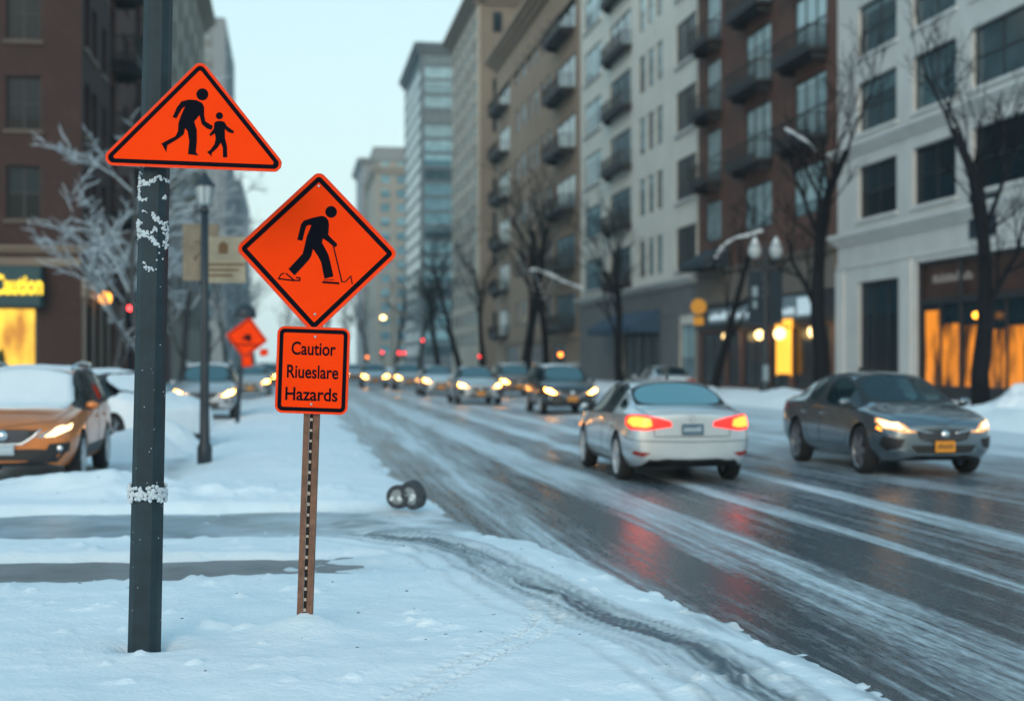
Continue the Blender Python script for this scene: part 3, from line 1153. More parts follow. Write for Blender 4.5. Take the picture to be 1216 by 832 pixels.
# ---- brown brick block with balconies
F2, W2 = 90.9, 24.1
b = Building('brick_building', 'brown brick block with black balconies above lit globe lamps', (XF, F2, 0), R(-90), W2, 18, 34, M['brick_brown'])
c1, c2, c3 = urow(F2, 838, 856), urow(F2, 884, 916), urow(F2, 942, 982)
for k, cc in enumerate((c1, c2, c3)):
    b.window('front', cc[0], cc[1], 9.4, 12.0, 3, 1, M['frame_dark'], M['glass_blue'])
    for i in range(4):
        z = 13.15 + 4.4 * i
        b.window('front', cc[0] + .15, cc[1] - .1, z + .05, z + 3.35, 3, 2, M['frame_dark'], M['glass_blue'], name='balcony_door')
gl = [(.7, 5.6), (6.3, 8.6), (9.4, 13.6), (14.2, 17.2), (17.9, 23.2)]
for (u0, u1) in gl:
    b.window('front', u0, u1, .3, 3.6, 2, 1, M['frame_dark'], M['glass_dark'], name='shop_window')
b.finish()
for k, cc in enumerate((c1, c2, c3)):
    for i in range(4):
        balcony(b, 'front', cc[0] - .3, cc[1] + .35, 13.1 + 4.4 * i, 1.15)
b.trim('fascia', 'front', 0, W2, 3.75, 5.4, .10, M['frame_dark'])
b.trim('stone_band', 'front', 0, W2, 5.42, 7.1, .14, M['beige'])
b.cornice('front', 7.15, .35, .35, M['beige'], 0, W2)
l0, l1 = urow(F2, 845, 893)
l2, l3 = urow(F2, 926, 977)
for (u0, u1, z0, z1, sd_) in ((l0, l1, 4.15, 5.05, 4), (l2, l3, 4.05, 5.25, 9)):
    sgn = b.trim('shop_sign', 'front', u0, u1, z0, z1, .2, M['shop_sign'])
    mb = MB()
    random.seed(sd_)
    x = u0 + .3
    end = u1 - .3 if sd_ == 4 else u0 + (u1 - u0) * .45
    while x < end:
        w = random.uniform(.18, .42); h = random.uniform(.25, .5)
        mb.box(x, x + w, -.235, -.203, z0 + .22, z0 + .22 + h)
        x += w + .1
    if sd_ == 9:
        mb.box(u0 + (u1 - u0) * .52, u1 - .15, -.23, -.203, z0 + .15, z1 - .15)
    mb.build('sign_mark', M['shop_marks'], sgn)
for px in (863, 902, 926, 967):
    u = F2 - yat(px, XF - .7)
    mb = MB()
    mb.box(u - .06, u + .06, -.7, -.12, 3.55, 3.63)
    lp = mb.build('lamp_bracket', M['frame_dark'], b.root)
    mb = MB()
    mb.ball((u, -.7, 3.25), .33 if px > 920 else .28, 2)
    mb.build('lamp_globe', M['globe'], lp)
for (px0, px1, z0, z1) in ((926, 942, 1.1, 3.55), (925, 943, 3.62, 4.6)):
    u0, u1 = urow(F2, px0, px1)
    mb = MB()
    mb.quad((u0, -.145, z0), (u1, -.145, z0), (u1, -.145, z1), (u0, -.145, z1))
    mb.box(u0 - .1, u0, -.17, -.13, z0 - .1, z1 + .1); mb.box(u1, u1 + .1, -.17, -.13, z0 - .1, z1 + .1)
    mb.build('lit_doorway', M['lit_orange2'] if 'lit_orange2' in M else M['lit_door'], b.root)
u0, u1 = urow(F2, 838, 868)
mb = MB()
mb.quad((u0, -.16, 8.9), (u1, -.16, 8.9), (u1, -1.8, 7.9), (u0, -1.8, 7.9))
mb.quad((u0, -1.8, 7.9), (u1, -1.8, 7.9), (u1, -1.8, 7.5), (u0, -1.8, 7.5))
mb.quad((u0, -.16, 8.9), (u0, -1.8, 7.9), (u0, -1.8, 7.5), (u0, -.16, 7.5)); mb.quad((u1, -.16, 8.9), (u1, -1.8, 7.9), (u1, -1.8, 7.5), (u1, -.16, 7.5))
mb.build('awning', M['awning'], b.root)

# ---- cream block with a balcony column
F3 = 129.4
W3 = F3 - 91.2
b = Building('cream_building', 'cream rendered block with grey ground floor and one column of black balconies', (XF, F3, 0), R(-90), W3, 18, 42, M['cream_paint'])
wide, trip, bal, farw = urow(F3, 803, 827), (759, 787), urow(F3, 722, 752), urow(F3, 694, 714)
for i in range(7):
    z = 8.1 + 4.7 * i
    b.window('front', wide[0], wide[1], z, z + 2.9, 2, 1, M['frame_dark'], M['glass_dark'], M['stone_trim'])
    for k in range(3):
        a0, a1 = urow(F3, 759 + k * 10.3, 766 + k * 10.3)
        b.window('front', a0, a1, z + .1, z + 2.9, 1, 2, M['frame_dark'], M['glass_blue'] if (i + k) % 3 else M['glass'])
    b.window('front', bal[0] + .8, bal[1] - .8, z - .1, z + 2.9, 3, 1, M['frame_dark'], M['glass'], name='balcony_door')
    b.window('front', farw[0], farw[1], z, z + 2.8, 3, 1, M['frame_dark'], M['glass_blue'], M['stone_trim'])
b.window('front', *urow(F3, 808, 826), .3, 4.3, 2, 1, M['frame_dark'], M['glass_blue'], name='shop_window')
b.window('front', *urow(F3, 740, 785), .3, 4.8, 4, 1, M['frame_dark'], M['glass_dark'], name='shop_window')
b.window('front', *urow(F3, 700, 728), .3, 4.8, 3, 1, M['frame_dark'], M['glass'], name='shop_window')
b.finish()
for i in range(7):
    balcony(b, 'front', bal[0] + .8, bal[1] - .4, 8.0 + 4.7 * i, .9, 1.0)
b.trim('stone_facing', 'front', 0, urow(F3, 740, 785)[0], -.3, 6.9, .08, M['grey_stone'])
b.trim('stone_facing', 'front', 0, W3, 5.0, 6.95, .12, M['grey_stone'])
b.trim('stone_facing', 'front', urow(F3, 740, 785)[1] + .05, urow(F3, 808, 826)[0] - .05, -.3, 4.97, .12, M['grey_stone'])
b.trim('stone_facing', 'front', urow(F3, 808, 826)[1] + .05, W3, -.3, 4.97, .12, M['grey_stone'])
b.cornice('front', 7.0, .5, .6, M['stone_trim'], 0, W3)
u0, u1 = urow(F3, 728, 786)
mb = MB()
mb.quad((u0, -.16, 5.6), (u1, -.16, 5.6), (u1, -2.2, 4.4), (u0, -2.2, 4.4)); mb.quad((u0, -2.2, 4.4), (u1, -2.2, 4.4), (u1, -2.2, 3.9), (u0, -2.2, 3.9))
mb.quad((u0, -.16, 5.6), (u0, -2.2, 4.4), (u0, -2.2, 3.9), (u0, -.16, 3.9)); mb.quad((u1, -.16, 5.6), (u1, -2.2, 4.4), (u1, -2.2, 3.9), (u1, -.16, 3.9))
mb.build('awning', mat('navy awning', (.03, .07, .12), rough=.8), b.root)

# ---- tan block with two balcony columns
F4 = 184.0
W4 = F4 - 129.8
b = Building('tan_building', 'tan stone block with projecting cornice and black balconies beyond the cream block', (XF, F4, 0), R(-90), W4, 20, 41, M['tan'])
ba, bb = urow(F4, 658, 685), urow(F4, 591, 606)
for i in range(6):
    z = 5.2 + 5.7 * i
    for k in range(6):
        a0, a1 = urow(F4, 612 + k * 7.4, 616.4 + k * 7.4)
        b.window('front', a0, a1, z + .8, z + 3.6, 2, 1, M['frame_dark'], M['glass_blue'] if k % 2 else M['glass'])
    for cc in (ba, bb):
        b.window('front', cc[0] + .8, cc[1] - .8, z - .1, z + 3.1, 3, 1, M['frame_dark'], M['glass'], name='balcony_door')
for px in (600, 628, 655):
    b.window('front', *urow(F4, px, px + 16), .3, 3.6, 3, 1, M['frame_dark'], M['glass_dark'], name='shop_window')
b.finish()
for i in range(6):
    for cc in (ba, bb):
        balcony(b, 'front', cc[0] + 1.2, cc[1] - 1.0, 5.0 + 5.7 * i, 1.5, 1.2)
b.cornice('front', 39.6, 1.6, 1.5, M['tan'])
b.trim('stone_band', 'front', 0, W4, 36.2, 36.7, .25, M['tan'])
b.trim('stone_band', 'front', 0, W4, 4.1, 4.6, .3, M['tan'])

# ---- pale tan tower block with a plain darker end wall
F5, N5 = 236.0, 203.0
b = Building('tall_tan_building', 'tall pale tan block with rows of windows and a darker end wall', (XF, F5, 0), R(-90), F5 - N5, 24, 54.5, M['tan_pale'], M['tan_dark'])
for i in range(16):
    for k in range(5):
        u = 1.6 + k * 6.3
        b.window('front', u, u + 4.2, 4.2 + 3.05 * i, 6.1 + 3.05 * i, 3, 1, M['frame_dark'], M['glass_blue'] if (i * 7 + k * 3) % 5 else M['glass'])
for i in range(10):
    b.window('end', 2.2, 3.6, 6 + 4.8 * i, 9 + 4.8 * i, 1, 1, M['frame_dark'], M['glass_dark'])
b.finish()
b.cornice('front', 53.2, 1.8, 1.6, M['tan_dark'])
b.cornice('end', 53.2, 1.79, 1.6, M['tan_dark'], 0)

# ---- glass tower
D6 = 292.0
g6 = pw(499, D6)
b = Building('glass_tower', 'dark bluish glass office tower behind the tan block', (g6.x, g6.y + 40, 0), R(-90), 40, 26, 66, M['tower_frame'])
for i in range(21):
    z = 3 + 3.0 * i
    b.window('front', .5, 39.5, z, z + 2.45, 10, 1, M['tower_frame'], M['glass_blue'], name='window_band')
    for k in range(2):
        b.window('end', .8 + k * 12.6, 13.0 + k * 12.4, z, z + 2.45, 5, 1, M['tower_frame'], M['glass_blue'] if (i + k) % 4 else M['glass'], name='window_band')
b.finish()
b.cornice('front', 65.0, 2.2, 1.3, M['tower_frame'])
b.cornice('end', 65.0, 2.19, 1.3, M['tower_frame'], 0)

# ---- two pale blocks far down the street
for (nm, lb, px, D, H, W, Dp, m_, step) in (
        ('far_building', 'pale stone block with a flat cornice far down the street', 447, 400, 56, 50, 20, 'far_stone', 0),
        ('far_tower', 'grey concrete tower standing behind the pale far block', 430, 440, 64, 40, 30, 'far_grey', 1)):
    g = pw(px, D)
    b = Building(nm, lb, (g.x, g.y + W, 0), R(-90), W, Dp, H, M[m_])
    for i in range(14):
        for k in range(4):
            b.window('end', 1.2 + k * (Dp - 2) / 4, 1.2 + k * (Dp - 2) / 4 + 2.6, 4 + i * 4, 6.4 + i * 4, 1, 1, M['frame_dark'], M['glass_blue'])
    b.finish()
    b.cornice('end', H - 1.2, 2.0, 1.5, M[m_], 0)
    b.cornice('front', H - 1.2, 1.99, 1.5, M[m_])
    if step:
        mb = MB(); mb.box(8, 30, 4, 14, H, H + 6); mb.build('plant_room', M[m_], b.root)

# ---- left side: local x runs away from the camera, 'start' faces the camera
XL = -8.7
b = Building('brick_corner_building', 'dark red brick corner block with a yellow lit shop under the teal sign', (XL, 62, 0), R(90), 9.7, 32, 30, M['brick_red'])
for i in range(6):
    z = 7.7 + 3.75 * i if i else 7.7
    for k in range(4):
        u = 32 - 3.05 - k * 4.2
        b.window('start', u, u + 1.4, z, z + 2.25, 2, 2, M['frame_dark'], M['glass_dark'], M['sill_dark'])
        # (window runs are measured from the far left end of the camera-facing wall)
    for u in (1.0, 3.3, 6.6):
        b.window('front', u, u + 1.5, z, z + 2.3, 1, 2, M['frame_dark'], M['glass_dark'], M['tan_dark'])
for u in (1.3, 3.9, 6.5):
    b.window('front', u, u + 1.7, .2, 4.2, 1, 1, M['frame_dark'], M['glass_dark'], name='shop_window')
b.opening('start', 32 - 9.3, 32 - 1.75, .5, 3.95)
b.finish()
o_, u_, n_, a_ = b.frame('start')
mb = MB()
for x in (32 - 9.3, 32 - 6.6, 32 - 4.05, 32 - 1.9):
    mb.box(x, x + .13, .08, .22, .5, 3.95)
mb.box(32 - 9.17, 32 - 1.9, .09, .21, .5, .62)
sf = mb.build('shopfront', M['frame_dark'], b.root); sf.location = o_; sf.rotation_euler = (0, 0, a_)
for x0, x1 in ((32 - 9.17, 32 - 6.6), (32 - 6.47, 32 - 4.05), (32 - 3.92, 32 - 1.9)):
    mb = MB(); mb.quad((x0, .18, .62), (x1, .18, .62), (x1, .18, 3.95), (x0, .18, 3.95)); mb.build('lit_pane', M['lit_yellow'], sf)
mb = MB()
for (x, w, h) in ((32 - 5.6, .5, .9), (32 - 3.3, .35, 1.6), (32 - 2.6, .3, 1.0), (32 - 4.6, .4, 1.2)):
    mb.ball((x, .10, .6 + h * .5), h * .5, 2, .5, w / h, .12, 1)
pl = mb.build('window_plant', mat('dark indoor plant', (.02, .035, .01), rough=.8), sf)
pl.location = (0, .05, 0)
mb = MB(); mb.box(32 - 9.6, 32 - 1.5, -.75, -.01, 4.0, 5.7, .08)
fs = mb.build('fascia_sign', M['sign_teal'], b.root); fs.location = o_; fs.rotation_euler = (0, 0, a_)
me = text_mesh('Caution', 1.95, .80, .06, .03)
me.materials.append(M['letter_yellow'])
lt = bpy.data.objects.new('lettering', me); link(lt, fs); lt.location = (32 - 2.42, -.80, 4.55)
for i in range(8):
    b.trim('pilaster', 'front', .1 + 2.65 * i, .75 + 2.65 * i, -.3, 4.4, .12, M['beige']) if i < 4 else None
b.trim('stone_band', 'front', 0, 9.7, 4.45, 5.3, .16, M['tan_dark'])
b.trim('stone_band', 'start', 0, 32, 5.75, 6.1, .14, M['tan_dark'])
b.cornice('start', 6.3, .3, .25, M['tan_dark'], 0)
lu = yat(108, XL) - 62
mb = MB(); mb.box(max(.35, lu) - .05, max(.35, lu) + .05, -.6, -.12, 4.75, 4.85)
lp = mb.build('lamp_bracket', M['frame_dark'], b.root)
mb = MB(); mb.ball((max(.35, lu), -.6, 4.55), .29, 2); mb.build('lamp_globe', M['lamp_orange'], lp)

b = Building('brown_balcony_building', 'brown brick block with dark balconies behind the frosted tree', (XL - .4, 72.2, 0), R(90), 40, 26, 33, M['brick_brown'])
for i in range(7):
    for u in (1.5, 8.0, 14.5, 21, 27.5, 34):
        b.window('front', u + .5, u + 3.4, 5.5 + 3.9 * i, 8.2 + 3.9 * i, 2, 1, M['frame_dark'], M['glass'])
for u in (1.2, 6, 10.8, 15.6, 20.4, 25.2):
    b.window('front', u, u + 3.4, .3, 3.8, 2, 1, M['frame_dark'], M['glass_dark'], name='shop_window')
b.finish()
for i in range(6):
    for u in (1.0, 14.0):
        balcony(b, 'front', u + .2, u + 4.6, 5.3 + 3.9 * i, 1.5)
b.trim('stone_band', 'front', 0, 40, 4.1, 4.9, .15, M['beige'])

yb = yat(203, -9.6)
b = Building('pale_building', 'pale grey stone block with a top cornice behind the lamp post', (-9.6, yb, 0), R(90), 46, 24, 40, M['far_stone'])
for i in range(9):
    for u in (2, 9, 16, 23, 30, 37):
        b.window('front', u, u + 3, 5 + 3.8 * i, 7.4 + 3.8 * i, 1, 1, M['frame_dark'], M['glass'])
    b.window('start', 24 - 4, 24 - 2, 5 + 3.8 * i, 7.4 + 3.8 * i, 1, 1, M['frame_dark'], M['glass'])
b.finish()
b.cornice('front', 39, 1.6, 1.2, M['far_stone'])
g = pw(268, 250)
b = Building('grey_tower', 'grey stepped tower far off on the same side as the teal shop sign', (g.x, g.y, 0), R(90), 40, 30, 62, M['far_grey'])
for i in range(14):
    for k in range(5):
        b.window('start', 1.5 + k * 5.8, 4.5 + k * 5.8, 5 + 4 * i, 7.6 + 4 * i, 1, 1, M['frame_dark'], M['glass'])
    for k in range(4):
        b.window('front', 2 + k * 9, 6 + k * 9, 5 + 4 * i, 7.6 + 4 * i, 1, 1, M['frame_dark'], M['glass'])
b.finish()
mb = MB(); mb.box(6, 34, 6, 30, 62, 66); mb.build('plant_room', M['far_grey'], b.root)
g = pw(287, 300)
b = Building('low_far_building', 'lower pale block stepping out from the far grey tower', (g.x, g.y, 0), R(90), 60, 20, 40, M['far_grey'])
for i in range(9):
    for k in range(3):
        b.window('start', 1.5 + k * 5.8, 4.5 + k * 5.8, 5 + 3.8 * i, 7.6 + 3.8 * i, 1, 1, M['frame_dark'], M['glass'])
b.finish()

# ================================================================== VEHICLES
# station: y, zb, wb, (zl, wl), (zm, wm), (zs, ws), (ze, we), zc   half ring from the underside to the roof line
SEDAN = dict(
    L=4.7, W=1.82, H=1.45, wb=2.75, wr=.335,
    st=[(-2.34, .36, .55, .44, .66, .62, .70, .86, .66, .95, .52, .97),
        (-2.26, .27, .70, .40, .82, .64, .845, .93, .78, 1.03, .64, 1.06),
        (-2.02, .22, .76, .38, .885, .66, .90, .96, .84, 1.045, .70, 1.085),
        (-1.70, .20, .78, .36, .905, .66, .912, .955, .865, 1.06, .72, 1.10),
        (-.98, .20, .78, .34, .91, .64, .915, .945, .88, 1.345, .60, 1.405),
        (-.34, .20, .78, .34, .91, .64, .915, .94, .882, 1.39, .615, 1.45),
        (-.24, .20, .78, .34, .91, .64, .915, .935, .882, 1.392, .615, 1.452),
        (.36, .20, .78, .34, .91, .64, .915, .92, .88, 1.35, .60, 1.41),
        (1.22, .20, .78, .35, .91, .64, .912, .905, .86, .965, .70, 1.01),
        (1.62, .20, .76, .36, .905, .63, .905, .87, .83, .915, .66, .96),
        (2.02, .21, .72, .37, .86, .60, .865, .815, .78, .85, .60, .88),
        (2.24, .24, .62, .37, .76, .57, .78, .73, .70, .77, .52, .795),
        (2.36, .30, .46, .38, .58, .54, .60, .66, .54, .70, .40, .72)],
    rear=(3, 4), side=[(4, 5), (6, 8)], front=(7, 8), quarter=(3, 4))
SUV = dict(
    L=4.6, W=1.86, H=1.68, wb=2.7, wr=.36,
    st=[(-2.28, .42, .58, .52, .70, .78, .76, 1.02, .72, 1.12, .66, 1.14),
        (-2.18, .33, .72, .48, .86, .78, .88, 1.06, .84, 1.18, .72, 1.22),
        (-1.72, .28, .78, .46, .915, .78, .93, 1.09, .88, 1.56, .66, 1.61),
        (-1.10, .26, .80, .44, .925, .78, .935, 1.08, .895, 1.60, .68, 1.66),
        (-.42, .26, .80, .42, .925, .76, .935, 1.06, .90, 1.615, .69, 1.68),
        (-.32, .26, .80, .42, .925, .76, .935, 1.055, .90, 1.615, .69, 1.68),
        (.36, .26, .80, .42, .925, .76, .935, 1.04, .90, 1.57, .67, 1.635),
        (1.12, .26, .80, .43, .925, .76, .93, 1.02, .88, 1.08, .74, 1.13),
        (1.55, .26, .78, .44, .92, .75, .93, .98, .86, 1.04, .70, 1.085),
        (1.95, .27, .75, .46, .89, .73, .90, .91, .83, .97, .66, 1.01),
        (2.18, .30, .68, .48, .81, .70, .825, .82, .76, .87, .60, .90),
        (2.30, .36, .54, .50, .66, .66, .68, .74, .62, .78, .48, .80)],
    rear=(1, 2), side=[(2, 3), (3, 4), (5, 7)], front=(6, 7), quarter=None)


def car_body(P, snowed=False):
    """returns {kind: mesh} of the smooth shell and the BVH of the whole shell"""
    st = P['st']
    bm = bmesh.new()
    cl = bm.edges.layers.float.new('crease_edge')
    rings = []
    for s in st:
        y, zb, wb, zl, wl, zm, wm, zs, ws, ze, we, zc = s
        half = [(0, zb), (wb, zb), (wl, zl), (wm, zm), (ws, zs), (we, ze), (0, zc)]
        rg = [bm.verts.new((x, y, z)) for x, z in half] + [bm.verts.new((-x, y, z)) for x, z in half[-2:0:-1]]
        rings.append(rg)
    n = 12
    fmap = {}
    for i in range(len(rings) - 1):
        for k in range(n):
            f = bm.faces.new((rings[i][k], rings[i][(k + 1) % n], rings[i + 1][(k + 1) % n], rings[i + 1][k]))
            fmap[(i, k)] = f
            if k in (0, 11):
                f.material_index = 1
    for rg in (rings[0], rings[-1]):
        bm.faces.new((rg[0], rg[1], rg[11]))
        for j in range(1, 5):
            bm.faces.new((rg[j], rg[j + 1], rg[11 - j], rg[12 - j]))
        bm.faces.new((rg[5], rg[6], rg[7]))

    def crease(i0, i1, ks, v):
        for i in range(i0, i1):
            for k in ks:
                ed = bm.edges.get((rings[i][k], rings[i + 1][k]))
                if ed: ed[cl] = v
    N = len(rings) - 1
    crease(0, N, (1, 11), .8)
    crease(1, N, (4, 8), .55)
    crease(P['rear'][0], P['front'][1], (5, 7), .35)
    # window panes, each with a dark seal around it
    groups = []
    i0, i1 = P['rear']
    groups.append((3, [fmap[(i, k)] for i in range(i0, i1) for k in (5, 6)]))
    i0, i1 = P['front']
    groups.append((2, [fmap[(i, k)] for i in range(i0, i1) for k in (5, 6)]))
    for a, c in P['side']:
        for k in (4, 7):
            groups.append((4, [fmap[(i, k)] for i in range(a, c)]))
    if P['quarter']:
        for k in (4, 7):
            groups.append((5, [fmap[(P['quarter'][0], k)]]))
    for k in (4, 7):
        fmap[(P['side'][-1][0] - 1, k)].material_index = 6
    for mi, fs in groups:
        t = .03 if mi < 4 else .018
        if mi == 5:
            t = .09
        r = bmesh.ops.inset_region(bm, faces=fs, thickness=t, use_even_offset=True, use_boundary=True)
        for f in r['faces']:
            f.material_index = 6 if mi != 5 else 0
        for f in fs:
            f.material_index = 4 if mi == 5 else mi
        inner = set(ed for f in fs for ed in f.edges if any(g not in fs for g in ed.link_faces))
        for ed in inner:
            ed[cl] = .75
    bmesh.ops.recalc_face_normals(bm, faces=bm.faces)
    me = bpy.data.meshes.new('shell')
    bm.to_mesh(me); bm.free()
    for i in range(7):
        me.materials.append(M['black'])
    ob = bpy.data.objects.new('shell', me); col.objects.link(ob)
    md = ob.modifiers.new('sub', 'SUBSURF'); md.levels = 3; md.render_levels = 3
    dg = bpy.context.evaluated_depsgraph_get()
    me2 = bpy.data.meshes.new_from_object(ob.evaluated_get(dg))
    ob.modifiers.clear(); ob.data = me2
    bmt = bmesh.new(); bmt.from_mesh(me2)
    bvh = BVHTree.FromBMesh(bmt)
    bmt.free()
    # wheel arches
    cut = MB(); cut.mi = 1
    ra = P['wr'] + .055
    for sy in (-1, 1):
        for sx in (-1, 1):
            yc = sy * P['wb'] / 2
            cut.lathe([(ra, sx * .52), (ra, sx * 1.3)], 40, 'x', (0, yc, P['wr']))
    cm = cut.mesh('cut', [M['black']] * 2)
    co = bpy.data.objects.new('cut', cm); col.objects.link(co)
    md = ob.modifiers.new('arch', 'BOOLEAN'); md.operation = 'DIFFERENCE'; md.object = co; md.solver = 'EXACT'
    bpy.context.view_layer.update()
    dg = bpy.context.evaluated_depsgraph_get()
    me3 = bpy.data.meshes.new_from_object(ob.evaluated_get(dg))
    bpy.data.objects.remove(ob); bpy.data.objects.remove(co)
    parts = {}
    for mi in (0, 1, 2, 3, 4, 6):
        b2 = bmesh.new(); b2.from_mesh(me3)
        bmesh.ops.delete(b2, geom=[f for f in b2.faces if f.material_index != mi], context='FACES')
        if not b2.faces:
            b2.free(); continue
        for f in b2.faces:
            f.material_index = 0
            f.smooth = True
        if mi == 4:
            # every pane a mesh of its own
            b2.faces.index_update()
            left = set(b2.faces)
            isl = []
            while left:
                st_ = [left.pop()]; g_ = set(st_)
                while st_:
                    for ed in st_.pop().edges:
                        for q in ed.link_faces:
                            if q in left:
                                left.discard(q); g_.add(q); st_.append(q)
                isl.append(set(q.index for q in g_))
            b2.faces.index_update()
            base = b2
            for ids in isl:
                bb = base.copy()
                bb.faces.ensure_lookup_table()
                bmesh.ops.delete(bb, geom=[q for q in bb.faces if q.index not in ids], context='FACES')
                m = bpy.data.meshes.new('shell'); bb.to_mesh(m); bb.free()
                parts[(4, len(parts))] = m
            b2.free()
            continue
        m = bpy.data.meshes.new('shell'); b2.to_mesh(m); b2.free()
        parts[mi] = m
    return parts, bvh


def patch(name, pts, m, bvh, parent, off=.006, cuts=3, thick=.012, mirror=False):
    """a plate that follows the car's skin: outline points are dropped on the nearest skin"""
    res = []
    for sx in ((1, -1) if mirror else (1,)):
        bm = bmesh.new()
        c = sum((Vector(p) for p in pts), Vector()) / len(pts)
        vs = [bm.verts.new((p[0] * sx, p[1], p[2])) for p in pts]
        cv = bm.verts.new((c.x * sx, c.y, c.z))
        for i in range(len(vs)):
            bm.faces.new((vs[i], vs[(i + 1) % len(vs)], cv))
        bmesh.ops.subdivide_edges(bm, edges=bm.edges[:], cuts=cuts, use_grid_fill=True)
        bmesh.ops.triangulate(bm, faces=bm.faces[:])
        low = {}
        for v in list(bm.verts):
            loc, nor, i, d = bvh.find_nearest(v.co)
            if nor.dot(loc - Vector((0, loc.y * .75, .7))) < 0:
                nor = -nor
            v.co = loc + nor * off
            low[v] = (loc + nor * (off - thick))
        rim_ = [ed for ed in bm.edges if len(ed.link_faces) == 1]
        top = bm.faces[:]
        lv = {v: bm.verts.new(c_) for v, c_ in low.items()}
        for f in top:
            bm.faces.new([lv[v] for v in reversed(f.verts)])
        for ed in rim_:
            a, b = ed.verts
            bm.faces.new((a, b, lv[b], lv[a]))
        bmesh.ops.recalc_face_normals(bm, faces=bm.faces)
        for f in bm.faces:
            f.smooth = False
        me = bpy.data.meshes.new(name)
        bm.to_mesh(me); bm.free()
        me.materials.append(m)
        res.append(link(bpy.data.objects.new(name, me), parent))
    return res


def strip(mb, pts, bvh, w=.006, off=.003):
    """a thin dark seam along the skin"""
    P = []
    for a, b in zip(pts[:-1], pts[1:]):
        a, b = Vector(a), Vector(b)
        n = max(2, int((b - a).length / .06))
        for k in range(n):
            P.append(a.lerp(b, k / n))
    P.append(Vector(pts[-1]))
    Q = []
    for p in P:
        loc, nor, i, d = bvh.find_nearest(p)
        Q.append(loc + (nor if nor.dot(loc - Vector((0, 0, .6))) > 0 else -nor) * (off - w * .6))
    mb.tube(Q, w, 5)


def wheel(parent, x, y, r, rim_m, side, snowy=False):
    root = MB()
    w = .11
    s = side
    root.lathe([(r * .74, -w), (r * .84, -w * 1.02), (r * .95, -w * .95), (r, -w * .6), (r, w * .6), (r * .95, w * .95), (r * .84, w * 1.02), (r * .74, w)], 36, 'x', cap=False)
    o = root.build('wheel', M['rubber'], parent)
    o.location = (x, y, r)
    mb = MB()
    mb.lathe([(r * .77, s * w * 1.0), (r * .73, s * w * 1.0), (r * .71, s * w * .5), (r * .71, -s * w * .8)], 36, 'x', cap=False)
    mb.lathe([(r * .13, s * w * .80), (r * .12, s * w * .86), (0.001, s * w * .87)], 16, 'x')
    for k in range(5):
        for dd in (-.16, .16):
            a = 2 * math.pi * k / 5 + dd
            a2 = 2 * math.pi * k / 5 + dd * .6
            p0 = Vector((s * w * .78, r * .10 * math.cos(a2), r * .10 * math.sin(a2)))
            p1 = Vector((s * w * .72, r * .73 * math.cos(a), r * .73 * math.sin(a)))
            t = (p1 - p0) / 2
            sd = Vector((0, -math.sin(a), math.cos(a))) * r * .06
            mb.obox((p0 + p1) / 2, t, sd, Vector((s * .012, 0, 0)))
    mb.build('rim', rim_m, o)
    mb = MB()
    mb.lathe([(r * .62, s * w * .1), (.001, s * w * .1)], 24, 'x')
    mb.lathe([(r * .42, s * w * .25), (r * .42, s * w * .35), (.001, s * w * .35)], 24, 'x')
    mb.build('brake_disc', M['black'], o)
    return o


def mirror_part(parent, x, y, z, m, k=1.0):
    for sx in (1, -1):
        mb = MB()
        mb.ball((sx * (x + .085 * k), y, z), .095 * k, 2, 0, 1.0, .55, .68)
        mb.mi = 1
        mb.obox((sx * (x + .02), y + .01, z - .05), (.06, 0, 0), (0, .03, 0), (0, 0, .018))
        mb.build('mirror', [m, M['black']], parent)


_bodies = {}


